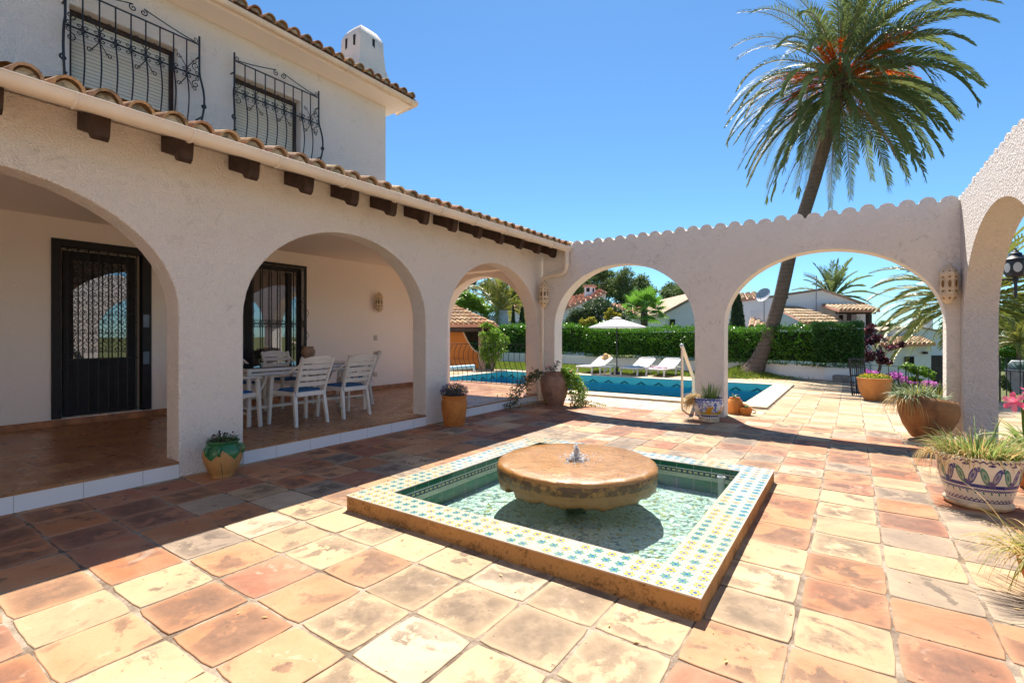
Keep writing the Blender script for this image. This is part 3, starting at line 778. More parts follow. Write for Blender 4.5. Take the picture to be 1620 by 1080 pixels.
# scroll ironwork helpers; plane given by origin o, unit a (across) and up z
def spiral(o, a, cx, cz, r, turns, a0, sgn=1, n=18, out=None):
    pts = []
    for i in range(n+1):
        f = i/n; ang = a0+sgn*turns*2*math.pi*f; rr = r*(1-.85*f)
        pts.append(o+a*(cx+rr*math.cos(ang))+Vector((0, 0, cz+rr*math.sin(ang))))
    return pts
def ccurl(mb, o, a, x, z, h, w, sx, sz, r=.004):
    """S/C bar leaving (x,z) outwards and ending in a small spiral"""
    n = 8; pts = []
    cx, cz = x+sx*(w-h), z+sz*h*2.0
    for i in range(n):
        f = i/n; pts.append(o+a*(x+sx*(w)*math.sin(f*math.pi/2)*.98)+Vector((0, 0, z+sz*h*2.0*(1-math.cos(f*math.pi/2)))))
    a0 = 0 if sx > 0 else math.pi
    pts += spiral(o, a, cx, cz, h, 1.25, a0, sx*sz, 14)
    mb.tube(pts, r, 4)

def window_grille(parent, name, X, y0, y1, z0, z1, nb):
    """upper floor grille, bulging at the foot, with scroll band and crest"""
    o = Vector((X, 0, 0)); a = Vector((0, 1, 0)); mb = MB(); fr = .013; W_ = y1-y0; H_ = z1-z0
    def belly(z):
        f = (z1-.2-z)/(H_-.2)
        return .075*math.sin(max(0, f-.35)/.65*math.pi)**1.0 if f > .35 else 0
    ymid = (y0+y1)/2
    for i in range(nb):
        y = y0+W_*i/(nb-1); side = i in (0, nb-1)
        pts = []
        for k in range(17):
            z = z0+(H_-(.0 if side else .11))*k/16; pts.append((X+belly(z), y+((-1 if i == 0 else 1)*(.035*math.sin(max(0, (.62-k/16)/.62)*math.pi)) if side else 0), z))
        mb.tube(pts, .015 if side else .0095, 5)
    zt, zm = z1-.12, z0+H_*.56
    mb.bar((X, y0, zt), (X, y1, zt), .022, .012); mb.bar((X+belly(zm), y0, zm), (X+belly(zm), y1, zm), .022, .012)
    mb.bar((X, y0, z0+.03), (X, y1, z0+.03), .022, .012)
    # crest
    for s in (-1, 1):
        pts = [o+a*(ymid+s*(W_/2-.06)*(1-f))+Vector((0, 0, zt+.02+.15*f**1.3)) for f in [k/10 for k in range(10)]]
        mb.tube(pts+spiral(o, a, ymid+s*.06, zt+.10, .05, 1.3, math.pi/2, -s if s > 0 else 1, 14), .008, 5)
        mb.tube(spiral(o, a, ymid+s*(W_/2-.05), zt+.05, .035, 1.2, -math.pi/2, s, 12), .006, 4)
        # wall ties and lower ears
        yy = y0 if s < 0 else y1
        mb.tube(spiral(Vector((X+.06, 0, 0)), a, yy+s*.03, z0+.32, .04, 1.2, math.pi/2, -s, 12), .012, 5)
        mb.bar((X-.18, yy, z1-.3), (X+.02, yy, z1-.3), .016, .016)
        mb.bar((X-.18, yy, z0+.15), (X+.06, yy, z0+.15), .016, .016)
    zmx = Vector((X+belly(zm)+.004, 0, 0)); rr = .033
    for i in range(nb-1):
        yc = y0+W_*(i+.5)/(nb-1); hw = W_/(nb-1)/2
        for sx in (-1, 1):
            for sz in (-1, 1):
                mb.tube(spiral(zmx, a, yc+sx*(hw-.036), zm+sz*.042, rr, 1.2, -sz*math.pi/2, sx*sz, 12), .0062, 4)
    for i in range(2, nb-1, 3):
        yc = y0+W_*i/(nb-1)
        for sx in (-1, 1):
            for sz in (-1, 1):
                p = [zmx+a*(yc+sx*.085*f)+Vector((0, 0, zm+sz*(.05+.14*f**.8))) for f in (0, .25, .5, .75, 1)]
                mb.tube(p+spiral(zmx, a, yc+sx*(.10), zm+sz*(.20), .036, 1.2, 0 if sx < 0 else math.pi, sx*sz, 12), .006, 4)
    for s, yy in ((1, y0), (-1, y1)):
        for sz in (-1, 1): mb.tube(spiral(zmx, a, yy+s*.05, zm+sz*.13, .055, 1.2, -sz*math.pi/2, s*sz, 12), .0065, 4)
    return mb.build(name, M['iron'], parent, smooth=60)

UX = -8.0
m = Mt('cream_roller_shutter'); co = m.co(); x = m.xyz(co); f = m.ma('FRACT', m.ma('DIVIDE', x[2], .048))
c = m.mix(m.ma('LESS_THAN', f, .14), (.72, .66, .54), (.26, .22, .17)); M['shutter'] = m.fin(c, .5, m.bump(m.ma('SINE', m.ma('MULTIPLY', f, 3.1416)), .008), .4)
wins = [(1.93, 3.12), (3.93, 5.05)]
mb = MB(); wall(mb, 'y', UX, -.25, -5.2, 6.98, 6.05, [dict(u=w_, z=(4.35, 5.42)) for w_ in wins], z0=3.2)
mb.build('upper_wall', M['wall'], house, recalc=True, bevel=.012)
mb = MB(); mb.box(-14, UX-.25, 6.73, 6.98, 3.2, 6.05); mb.box(-14, UX-.25, -5.2, -4.95, 3.2, 6.05); mb.box(-14.2, -14, -5.2, 6.98, 0, 6.05); mb.box(-14, BX-.25, 8.3, 8.6, 0, 3.3)
mb.build('rear_wall', M['wall'], house)
for k, (a, b) in enumerate(wins):
    mb = MB(); fx_ = UX-.16
    for p in ((a, a+.05, 4.35, 5.42), (b-.05, b, 4.35, 5.42), (a+.05, b-.05, 5.36, 5.42), (a+.05, b-.05, 4.35, 4.40)): mb.box(fx_-.04, fx_+.02, *p)
    wf = mb.build('window', M['wood'], house)
    mb = MB(); mb.box(fx_-.03, fx_-.015, a+.05, b-.05, 4.40, 5.36); mb.build('shutter', M['shutter'], wf)
    g = [(1.86, 3.36), (3.86, 5.33)][k]
    window_grille(wf, 'grille', UX+.11, g[0], g[1], 4.33, 5.68, (10, 10)[k])
# upper roof
def rake(c): return (0, 5.5)
mb = MB(); barrel_roof(mb, (-7.46, -5.6, 6.19), (0, 1, 0), (-1, 0, .30), 12.9, 6.5, sp=.215)
mb.build('upper_roof', M['roof'], house, smooth=50)
mb = MB(); mb.add([(-7.56, -5.6, 6.05), (-7.56, 7.28, 6.05), (UX-.0, 7.28, 6.05), (UX, -5.6, 6.05), (-7.56, -5.6, 6.17), (-7.56, 7.28, 6.17), (-14, 7.28, 8.05), (-14, -5.6, 8.05), (-14, 7.28, 6.05), (-14, -5.6, 6.05)],
    [(0, 1, 2, 3), (0, 1, 5, 4), (4, 5, 6, 7), (1, 2, 8, 6, 5), (2, 3, 9, 8)])
mb.build('eaves_soffit', M['wall2'], house)
def gutter(name, pts, r, parent, brackets):
    A_, B_ = Vector(pts[0]), Vector(pts[1]); d = (B_-A_).normalized(); sd = Vector((0, 0, 1)).cross(d); mb = MB(); K = 10; vs = []
    for p in (A_, B_):
        for rr in (r, r-.006):
            for k in range(K+1):
                a = math.pi*k/K; vs.append(p+sd*math.cos(a)*rr-Vector((0, 0, 1))*math.sin(a)*rr)
    n = K+1; fs = []
    for k in range(K): fs += [(k, k+1, 2*n+k+1, 2*n+k), (n+k, n+k+1, 3*n+k+1, 3*n+k)]
    fs += [(0, n, 3*n, 2*n), (K, n+K, 3*n+K, 2*n+K), tuple(range(n)), tuple(2*n+k for k in range(n))]
    mb.add(vs, fs)
    for s in (-1, 1): mb.tube([A_+sd*s*r, B_+sd*s*r], .007, 6)
    g = mb.build(name, M['cream'], parent, smooth=50)
    for t in brackets:
        p = A_+d*t; mb = MB()
        mb.tube([p+sd*math.cos(a)*(r+.004)-Vector((0, 0, 1))*math.sin(a)*(r+.004) for a in [math.pi*k/10 for k in range(11)]], .010, 5); mb.build('bracket', M['cream'], g, smooth=60)
    return g
gutter('upper_gutter', ((-7.49, -5.6, 6.13), (-7.49, 7.36, 6.13)), .062, house, [5+.78*i for i in range(11)])
mb = MB(); mb.tube([(-7.49, 7.34, 6.11), (-8.1, 7.36, 6.09)], .05, 10); mb.build('return_gutter', M['cream'], house, smooth=50)
# chimney
mb = MB(); cx, cy = -8.31, 6.63
levels = [(6.30, .50, .70), (6.42, .42, .60), (6.58, .36, .44), (6.80, .325, .345), (7.1, .305, .31), (7.33, .30, .30), (7.43, .262, .262), (7.53, .19, .20), (7.61, .08, .10), (7.62, .01, .01)]
vs = []; n = 24
for z, hx, hy in levels:
    for k in range(n):
        a = 2*math.pi*k/n; ca, sa = math.cos(a), math.sin(a); q = max(abs(ca), abs(sa))**.86
        vs.append((cx+hx*1.06*ca/q, cy+(hy if sa > 0 else min(hy, .40))*sa/q, z))
mb.add(vs, [(i*n+k, i*n+(k+1) % n, (i+1)*n+(k+1) % n, (i+1)*n+k) for i in range(len(levels)-1) for k in range(n)])
ch = mb.build('chimney', M['wallA'], house, smooth=50)
M['black'] = plain('soot_black', (.02, .018, .015), .9)
for (p, s_) in (((cx+.318, cy+.02, 7.20), 0), ((cx-.12, cy-.304, 7.20), 1), ((cx+.13, cy-.304, 7.20), 1)):
    mb = MB()
    if s_ == 0: mb.box(p[0]-.03, p[0]+.004, p[1]-.032, p[1]+.032, p[2]-.12, p[2]+.10)
    else: mb.box(p[0]-.032, p[0]+.032, p[1]-.004, p[1]+.03, p[2]-.12, p[2]+.10)
    mb.build('opening', M['black'], ch)
# lower roof, rafters, gutter
mb = MB(); barrel_roof(mb, (-4.42, -4.6, 2.955), (0, 1, 0), (-1, 0, .30), 13.2, 3.80, sp=.2135, r=.09, lip=.02)
mb.build('porch_roof', M['roof'], house, smooth=50)
mb = MB(); mb.add([(-4.46, -4.6, 2.90), (-4.46, 8.56, 2.90), (-8.02, 8.56, 3.96), (-8.02, -4.6, 3.96), (-4.46, -4.6, 2.935), (-4.46, 8.56, 2.935), (-8.02, 8.56, 4.0), (-8.02, -4.6, 4.0)],
    [(0, 1, 2, 3), (4, 5, 6, 7), (0, 1, 5, 4), (0, 3, 7, 4), (1, 2, 6, 5)]); mb.build('roof_deck', M['wall2'], house)
mb = MB(); mb.add([(HX, 8.56, 2.99), (HX, 8.56, 2.99), (UX, 8.56, 2.99), (UX, 8.56, 3.95)], [(1, 2, 3)]); mb.build('gable_wall', M['wall2'], house)
for k in range(-8, 14):
    y = .735+.575*k; mb = MB(); w_ = .05; y += .0
    prof = [(-5.04, 2.925), (-4.78, 2.835), (-4.74, 2.79), (-4.70, 2.775), (-4.665, 2.80), (-4.65, 2.86), (-4.64, 2.945), (-5.04, 3.065)]
    vs = [(x_, y-w_, z_) for x_, z_ in prof]+[(x_, y+w_, z_) for x_, z_ in prof]; n = len(prof)
    mb.add(vs, [tuple(range(n)), tuple(range(n, 2*n))]+[(i, (i+1) % n, n+(i+1) % n, n+i) for i in range(n)])
    mb.build('rafter_tail', M['wood'], house, recalc=True)
gutter('porch_gutter', ((-4.385, -4.6, 2.935), (-4.385, 8.27, 2.935)), .078, house, [4.6+.35+.725*i for i in range(-6, 12)])
mb = MB(); mb.tube([(-4.385, 8.17, 2.90), (-4.385, 8.17, 2.70), (-4.40, 8.18, 2.55), (-4.46, 8.19, 2.485), (-4.55, 8.20, 2.46), (-4.80, 8.215, 2.435), (-4.90, 8.22, 2.42), (-4.945, 8.225, 2.38), (-4.95, 8.23, 2.30), (-4.95, 8.23, .02)], [.05, .045, .045, .045, .042, .042, .042, .042, .040, .038], 12)
for z in (2.62, 2.22, 1.0): mb.lathe([(.046, -.02), (.052, -.018), (.052, .018), (.046, .02)], (-4.385 if z > 2.5 else -4.95, 8.17 if z > 2.5 else 8.23, z), 14)
mb.build('downpipe', M['cream'], house, smooth=50)

# white wall with back and roof, added behind camera to bounce sun into shade
mb = MB(); wall(mb, 'x', -4.45, -.3, BX, 5.2, 5.2, [dict(u=(-3.2, -2.2), z=(3.3, 4.5)), dict(u=(1.0, 2.0), z=(3.3, 4.5)), dict(u=(-1.9, -.5), z=(.02, 2.3), arch=1), dict(u=(2.4, 3.4), z=(.9, 2.2))])
mb.build('bounce_wall', M['wall'], house, recalc=True, bevel=.01)
mb = MB(); mb.box(BX, 5.2, -4.78, -4.755, 0, 5.2); mb.build('bounce_wall_back', M['wood'], house)
mb = MB(); barrel_roof(mb, (BX, -4.1, 5.25), (1, 0, 0), (0, -1, .30), 5.2-BX, 1.2, sp=.214); mb.build('bounce_wall_roof', M['roof'], house, smooth=50)
# rooms behind the glass
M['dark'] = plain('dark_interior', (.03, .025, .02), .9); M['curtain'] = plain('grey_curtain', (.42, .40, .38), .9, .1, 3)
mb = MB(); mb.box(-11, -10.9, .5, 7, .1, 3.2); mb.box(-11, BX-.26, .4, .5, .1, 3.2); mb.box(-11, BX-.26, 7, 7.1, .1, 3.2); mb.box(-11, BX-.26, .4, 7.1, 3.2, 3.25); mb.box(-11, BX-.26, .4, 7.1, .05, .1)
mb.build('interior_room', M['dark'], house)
# front door
fX = BX+.012
mb = MB()
for p in ((DY0-.02, DY0+.075, DZ0, DZ1+.02), (DY1-.09, DY1+.02, DZ0, DZ1+.02), (DY0+.075, DY1-.09, DZ1-.075, DZ1+.02)): mb.box(BX-.1, fX+.012, *p)
door = mb.build('door', M['irondoor'], house, bevel=.004)
ly0, ly1 = DY0+.115, DY1-.135
mb = MB()
for p in ((ly0, ly0+.10, DZ0+.01, DZ1-.11), (ly1-.10, ly1, DZ0+.01, DZ1-.11), (ly0+.10, ly1-.10, DZ1-.22, DZ1-.11), (ly0+.10, ly1-.10, DZ0+.01, DZ0+.74)): mb.box(BX-.13, BX-.08, *p)
for k in range(3): mb.box(BX-.08, BX-.07, ly0+.12+k*.20, ly0+.28+k*.20, DZ0+.10, DZ0+.62)
leaf_ = mb.build('door_leaf', M['irondoor'], door, bevel=.004)
mb = MB(); mb.box(BX-.11, BX-.10, ly0+.10, ly1-.10, DZ0+.74, DZ1-.22); mb.build('glass_pane', M['glass'], door)
mb = MB(); mb.box(BX-.2, BX-.14, DY0-.1, DY1+.1, .2, DZ1+.1); mb.build('inner_lining', M['cream'], door)
o_ = Vector((fX+.0, 0, 0)); a_ = Vector((0, 1, 0)); mb = MB()
for k in range(8):
    y = ly0+.02+(ly1-ly0-.04)*k/7; mb.tube([(fX, y, DZ0+.02), (fX, y, DZ1-.09)], .006 if k in (0, 7) else .008, 5)
for zz in (DZ0+.74, DZ1-.10, DZ0+.05): mb.bar((fX, ly0, zz), (fX, ly1, zz), .014, .01)
for iy in range(4):
    yc = ly0+.12+iy*(ly1-ly0-.24)/3
    for iz in range(5):
        zc = DZ0+.86+iz*.25
        if zc > DZ1-.3: continue
        for sx in (-1, 1):
            mb.tube(spiral(o_, a_, yc+sx*.045, zc, .042, 1.3, math.pi if sx > 0 else 0, sx, 14), .004, 4)
            mb.tube([(fX, yc, zc+.03), (fX, yc+sx*.095, zc+.125), (fX, yc, zc+.22)], .004, 4)
        mb.tube(spiral(o_, a_, yc, zc+.125, .04, 1.4, math.pi/2, 1, 14), .004, 4)
for k in range(6): mb.tube(spiral(o_, a_, ly0+.07+k*.12, DZ1-.135, .028, 1.2, -math.pi/2, 1 if k % 2 else -1, 12), .004, 4)
mb.build('grille', M['iron'], door, smooth=60)
M['lock'] = plain('grey_lock_plate', (.12, .14, .18), .35, .1, 10, metal=.6)
for z in (1.50, .98): mb = MB(); mb.box(fX+.012, fX+.024, DY1-.085, DY1-.012, z-.09, z+.09); mb.build('lock_plate', M['lock'], door, bevel=.004)
# porch window
mb = MB()
for p in ((WY0, WY0+.07, WZ0, WZ1), (WY1-.07, WY1, WZ0, WZ1), (WY0+.07, WY1-.07, WZ1-.07, WZ1), (WY0+.07, WY1-.07, WZ0, WZ0+.07), (4.22, 4.38, WZ0+.07, WZ1-.07), (WY1-.27, WY1-.19, WZ0+.07, WZ1-.10)): mb.box(BX-.16, BX-.09, *p)
for p in ((WY0-.04, WY0, WZ0, WZ1+.04), (WY1, WY1+.04, WZ0, WZ1+.04), (WY0, WY1, WZ1, WZ1+.04)): mb.box(BX-.02, BX+.015, *p)
pw = mb.build('window', M['irondoor'], house, bevel=.004)
mb = MB(); mb.box(BX-.135, BX-.125, WY0+.07, WY1-.07, WZ0+.07, WZ1-.07); mb.build('glass_pane', M['glass'], pw)
mb = MB()
for (a, b) in ((WY0+.1, 3.95), (4.55, 4.74), (4.86, 5.0)):
    n = 24; vs = []
    for i in range(n+1):
        y = a+(b-a)*i/n; x_ = BX-.34+.025*math.sin(i*1.9)
        vs += [(x_, y, WZ0), (x_, y, WZ1)]
    mb.add(vs, [(2*i, 2*i+1, 2*i+3, 2*i+2) for i in range(n)])
mb.build('curtain', M['curtain'], pw, smooth=180)
mb = MB(); gX = BX+.05; o_ = Vector((gX, 0, 0)); nb = 13
for k in range(nb):
    y = WY0+.03+(WY1-WY0-.06)*k/(nb-1); mb.tube([(gX, y, WZ0+.02), (gX, y, WZ1-.04)], .009, 5)
for zz in (WZ1-.05, WZ0+.05, 1.50): mb.bar((gX, WY0, zz), (gX, WY1, zz), .014, .014)
for k in range(nb-1):
    y = WY0+.03+(WY1-WY0-.06)*(k+.5)/(nb-1)
    for sx in (-1, 1):
        for sz in (-1, 1): mb.tube(spiral(o_, a_, y+sx*.036, 1.50+sz*.045, .033, 1.2, -sz*math.pi/2, sx*sz, 12), .0045, 4)
for yc in (3.5, 4.2, 5.2):
    for sx in (-1, 1):
        for sz in (-1, 1):
            mb.tube([(gX, yc, 1.5), (gX, yc+sx*.14, 1.5+sz*.2), (gX, yc, 1.5+sz*.42)], .005, 4)
            mb.tube(spiral(o_, a_, yc+sx*.05, 1.5+sz*.45, .045, 1.2, -sz*math.pi/2, sx*sz, 12), .005, 4)
for k in range(5): mb.tube(spiral(o_, a_, WY0+.2+k*.38, WZ1-.10, .04, 1.3, -math.pi/2, 1 if k % 2 else -1, 12), .005, 4)
for z in (WZ0+.1, WZ1-.1):
    for y in (WY0, WY1): mb.bar((BX-.01, y, z), (gX, y, z), .015, .015)
mb.build('grille', M['iron'], pw, smooth=60)

# ------------------------------------------------------------------ garden arcade and right wall
AF, AB = 8.30, 8.60
mb = MB(); wall(mb, 'x', AF, AB-AF, -4.975, 1.13, 3.0, [dict(u=(-4.72, -2.10), z=(1.44, 2.565), arch=1), dict(u=(-1.655, .995), z=(1.46, 2.52), arch=1)], scal=(.2105, .088))
ar = mb.build('arched_garden_wall', M['wallA'], loc=(-1.9, 8.45, 0), recalc=True, bevel=.010)
tag(ar, 'white stucco wall with two arches and scalloped top between the courtyard and the pool', 'arcade wall')
mb = MB(); wall(mb, 'y', 1.13, .31, .3, 8.6, 3.0, [dict(u=(4.93, 8.10), z=(1.44, 2.57), arch=1), dict(u=(1.2, 4.4), z=(1.44, 2.57), arch=1)], scal=(.2105, .088))
ar2 = mb.build('arched_side_wall', M['wallR'], loc=(1.28, 4.4, 0), recalc=True, bevel=.012)
tag(ar2, 'coarse white stucco wall with a tall arch running along the right side of the courtyard', 'arcade wall')
# railing across the far porch arch
def railing(name, label, p0, p1, z0, z1, n, bulge=.10, scroll=True, posts=(), r=.007):
    t = thing(name, label, 'railing', ((p0[0]+p1[0])/2, (p0[1]+p1[1])/2, z0))
    p0, p1 = Vector((*p0, 0)), Vector((*p1, 0)); d = (p1-p0).normalized(); nn = Vector((0, 0, 1)).cross(d)
    if nn.y > 0: nn = -nn
    L = (p1-p0).length
    for z, q in ((z1, 'top_rail'), (z0+.06, 'bottom_rail')):
        mb = MB(); mb.bar(p0+Vector((0, 0, z)), p1+Vector((0, 0, z)), .03, .012); mb.build(q, M['iron'], t)
    mb = MB()
    for i in range(n):
        b = p0+d*L*(i+.5)/n; pts = []
        for k in range(13):
            f = k/12; z = z0+.06+(z1-z0-.06)*f; bb = bulge*math.sin(min(1, (1-f)/.62)*math.pi) if f > .38 else bulge*math.sin(math.pi*f/.38)*-.25
            pts.append(b+nn*bb+Vector((0, 0, z)))
        mb.tube(pts, r, 5)
    mb.build('balusters', M['iron'], t, smooth=60)
    for q in posts:
        mb = MB(); b = p0+d*L*q; mb.bar(b+Vector((0, 0, z0-.02)), b+Vector((0, 0, z1)), .025, .025, up=(0, 1, 0)); mb.build('post', M['iron'], t)
    return t
railing('porch_railing', 'black iron railing with bellied bars across the far end arch of the porch', (-8.2, 8.75), (-5.4, 8.75), .17, 1.10, 20, .12, posts=(0, 1))
railing('garden_railing', 'black iron railing behind the bowl of yellow flowers at the terrace edge', (.12, 16.3), (3.2, 15.2), -.45, .50, 16, 0, posts=(0, .33, .66, 1), r=.009)
railing('side_railing', 'black iron railing seen through the tall right arch', (2.4, 13.4), (5.0, 13.2), -.0, .85, 14, 0, posts=(0, .5, 1), r=.009)

# ------------------------------------------------------------------ pierced ceramic wall lanterns
M['ceramic'] = plain('cream_ceramic', (.70, .56, .38), .6, .15, 12, .003, 60)
M['hole'] = plain('lantern_opening', (.10, .06, .03), .8)
M['amber'] = plain('amber_lantern_glass', (.22, .09, .01), .3)
def lantern(label, loc, ang, s=1.0, gl='hole'):
    t = thing('wall_lantern', label, 'wall lantern', loc, 'pierced ceramic wall lanterns', world=False, rot=ang)
    mb = MB(); prof = [(.015, -.235), (.03, -.225), (.05, -.20), (.085, -.15), (.095, -.125), (.09, -.12), (.09, .10), (.098, .105), (.095, .125), (.07, .17), (.05, .20), (.025, .215), (.012, .235)]
    n = 8; vs = []
    for r_, z in prof:
        for k in range(n):
            a = 2*math.pi*(k+.5)/n; vs.append((r_*s*math.cos(a), r_*s*math.sin(a), z*s))
    mb.add(vs, [(i*n+k, i*n+(k+1) % n, (i+1)*n+(k+1) % n, (i+1)*n+k) for i in range(len(prof)-1) for k in range(n)])
    body = mb.build('lantern_body', M['ceramic'], t, bevel=.003)
    for k in range(n):
        a = 2*math.pi*k/n; d = Vector((math.cos(a), math.sin(a), 0)); sd = Vector((-math.sin(a), math.cos(a), 0)); mb = MB()
        ap = .09*math.cos(math.pi/8)*s+.002
        def hole(u, z, w, h, m=10, rr=ap, sl=0.0):
            vs = [d*(rr-sl*h*math.sin(2*math.pi*i/m))+sd*(u+w*math.cos(2*math.pi*i/m))+Vector((0, 0, z+h*math.sin(2*math.pi*i/m))) for i in range(m)]
            mb.add(vs, [tuple(range(m))])
        hole(0, .0*s, .016*s, .045*s, 12); hole(0, .078*s, .012*s, .011*s); hole(0, -.085*s, .014*s, .013*s); hole(.025*s, -.085*s, .006*s, .006*s, 6)
        hole(0, .15*s, .010*s, .009*s, 8, rr=(.079*math.cos(math.pi/8))*s+.004, sl=.5); hole(0, -.168*s, .011*s, .012*s, 8, rr=(.071*math.cos(math.pi/8))*s+.004, sl=-.7)
        mb.build('opening', M[gl], body)
    mb = MB(); mb.box(-.12*s, -.05*s, -.03*s, .03*s, -.05*s, .05*s); mb.build('wall_mount', M['ceramic'], t)
    return t
lantern('pierced cream ceramic lantern on the back wall of the porch right of the window', (BX+.10, 6.93, 1.99), 0, .92)
lantern('pierced cream ceramic lantern in the courtyard corner over the downpipe', (-4.885, 8.17, 2.09), R(-90), 1.08)
lantern('pierced cream ceramic lantern with amber panes beside the right arch', (1.005, 8.20, 1.94), R(-90), 1.06, 'amber')
M['pswitch'] = plain('beige_socket_plastic', (.60, .54, .46), .4)
mb = MB(); mb.box(BX+.0, BX+.012, 6.87, 6.96, 1.19, 1.30); mb.box(BX+.012, BX+.018, 6.89, 6.94, 1.21, 1.28)
tag(mb.build('light_switch', M['pswitch'], loc=(BX, 6.91, 1.25), bevel=.003), 'square beige light switch on the porch wall under the lantern', 'light switch')
mb = MB(); mb.box(BX, BX+.02, 6.86, 6.95, .43, .53); mb.lathe([(.02, 0), (.02, .006), (.001, .006)], (0, 0, 0), 10)
for i in range(8, len(mb.v)): x_, y_, z_ = mb.v[i]; mb.v[i] = (BX+.02+z_, 6.905+x_, .48+y_)
tag(mb.build('wall_socket', M['pswitch'], loc=(BX, 6.9, .48), bevel=.003), 'small beige power socket low on the porch wall above the skirting', 'socket')

# ------------------------------------------------------------------ white plastic chairs and table
M['cushionpipe'] = M['cushion']
def make_chair(label, cushion=True):
    t = thing('garden_chair', label, 'chair', (0, 0, 0), 'white plastic armchairs round the porch table', world=False)
    # faces +y; seat 0.44 high
    def leg(x, y, tx, ty, h, nm='leg'):
        mb = MB(); n = 6; vs = []
        for k in range(n+1):
            f = k/n; cx_ = x+(tx-x)*f; cy_ = y+(ty-y)*f; w = .024-.006*(1-f); d = .022
            vs += [(cx_-w, cy_-d, h*f), (cx_+w, cy_-d, h*f), (cx_+w, cy_+d, h*f), (cx_-w, cy_+d, h*f)]
        fs = [(4*i+j, 4*i+(j+1) % 4, 4*i+4+(j+1) % 4, 4*i+4+j) for i in range(n) for j in range(4)]+[(0, 1, 2, 3), (4*n, 4*n+1, 4*n+2, 4*n+3)]
        mb.add(vs, fs); mb.build('leg', M['plastic'], t, recalc=True, bevel=.006)
    leg(-.27, .25, -.25, .22, .63); leg(.27, .25, .25, .22, .63); leg(-.23, -.26, -.21, -.20, .42); leg(.23, -.26, .21, -.20, .42)
    mb = MB(); n = 8
    for i in range(6):
        y0 = -.20+i*.075; mb.box(-.22, .22, y0, y0+.06, .405-.004*abs(i-3), .43)
    mb.box(-.235, -.21, -.22, .25, .38, .435); mb.box(.21, .235, -.22, .25, .38, .435); mb.box(-.22, .22, .235, .26, .37, .43); mb.box(-.22, .22, -.235, -.21, .37, .43)
    mb.build('seat', M['plastic'], t, bevel=.006)
    mb = MB()
    def by(z): return -.215-.17*((z-.42)/.46)**1.1 if z > .42 else -.215
    def bend(x): return -.03*(1-(x/.23)**2)
    for s in (-1, 1):
        pts = [(s*(.205+.02*((z-.4)/.48)), by(z), z) for z in [.40+.47*k/8 for k in range(9)]]
        for p, q in zip(pts, pts[1:]): mb.bar(p, q, .030, .042, up=(0, 1, 0))
    zs = [.50, .575, .65, .725, .79]
    for z in zs:
        N_ = 8
        for i in range(N_):
            xa, xb = -.21+.42*i/N_, -.21+.42*(i+1)/N_; w = .052
            ya, yb = by(z)+bend(xa), by(z)+bend(xb); ya2, yb2 = by(z+w)+bend(xa), by(z+w)+bend(xb)
            mb.add([(xa, ya, z), (xb, yb, z), (xb, yb2, z+w), (xa, ya2, z+w), (xa, ya+.012, z), (xb, yb+.012, z), (xb, yb2+.012, z+w), (xa, ya2+.012, z+w)], [(0, 1, 2, 3), (4, 5, 6, 7), (0, 1, 5, 4), (3, 2, 6, 7)])
    N_ = 12
    for i in range(N_):       # arched top rail
        xa, xb = -.235+.47*i/N_, -.235+.47*(i+1)/N_; f = lambda x: .888-.045*(abs(x)/.235)**2.6; g = lambda x: .845-.03*(abs(x)/.235)**2
        mb.add([(xa, by(.85)+bend(xa)-.006, g(xa)), (xb, by(.85)+bend(xb)-.006, g(xb)), (xb, by(.89)+bend(xb)-.01, f(xb)), (xa, by(.89)+bend(xa)-.01, f(xa)),
                (xa, by(.85)+bend(xa)+.018, g(xa)), (xb, by(.85)+bend(xb)+.018, g(xb)), (xb, by(.89)+bend(xb)+.014, f(xb)), (xa, by(.89)+bend(xa)+.014, f(xa))], [(0, 1, 2, 3), (4, 5, 6, 7), (0, 1, 5, 4), (3, 2, 6, 7)])
    mb.build('backrest', M['plastic'], t, recalc=True)
    for s in (-1, 1):
        mb = MB(); pts = [(s*.228, by(.80), .80), (s*.25, -.28, .745), (s*.272, -.17, .675), (s*.285, -.02, .645), (s*.285, .14, .64), (s*.275, .25, .625), (s*.265, .27, .59)]
        P_ = [Vector(p) for p in pts]; W_ = [.025, .03, .04, .05, .055, .05, .03]; vs = []
        for p, w in zip(P_, W_): vs += [p+Vector((-w/2, 0, 0)), p+Vector((w/2, 0, 0)), p+Vector((w/2, .0, -.02)), p+Vector((-w/2, 0, -.02))]
        mb.add(vs, [(4*i+j, 4*i+(j+1) % 4, 4*i+4+(j+1) % 4, 4*i+4+j) for i in range(6) for j in range(4)]+[(0, 1, 2, 3), (24, 25, 26, 27)]); mb.build('armrest', M['plastic'], t, recalc=True, bevel=.006)
    if cushion:
        mb = MB(); N_ = 10; vs = []
        for j in range(N_+1):
            for i in range(N_+1):
                u, v = i/N_*2-1, j/N_*2-1; e = max(0, 1-max(abs(u), abs(v))**4); vs.append((u*.205, v*.215+.01, .432+.035*e**.6))
        for j in range(N_+1):
            for i in range(N_+1): u, v = i/N_*2-1, j/N_*2-1; vs.append((u*.205, v*.215+.01, .436))
        q = (N_+1)**2
        mb.add(vs, [(j*(N_+1)+i, j*(N_+1)+i+1, (j+1)*(N_+1)+i+1, (j+1)*(N_+1)+i) for j in range(N_) for i in range(N_)])
        c_ = mb.build('cushion', M['cushion'], t, smooth=180)
        mb = MB()
        for s in (-1, 1): mb.tube([(s*.2, -.2, .445), (s*.225, -.235, .44), (s*.232, -.25, .40), (s*.20, -.262, .37)], .0025, 4)
        mb.build('tie', M['cushion'], c_)
    return t
c0 = make_chair('white slatted armchair with blue cushion nearest the camera at the porch table')
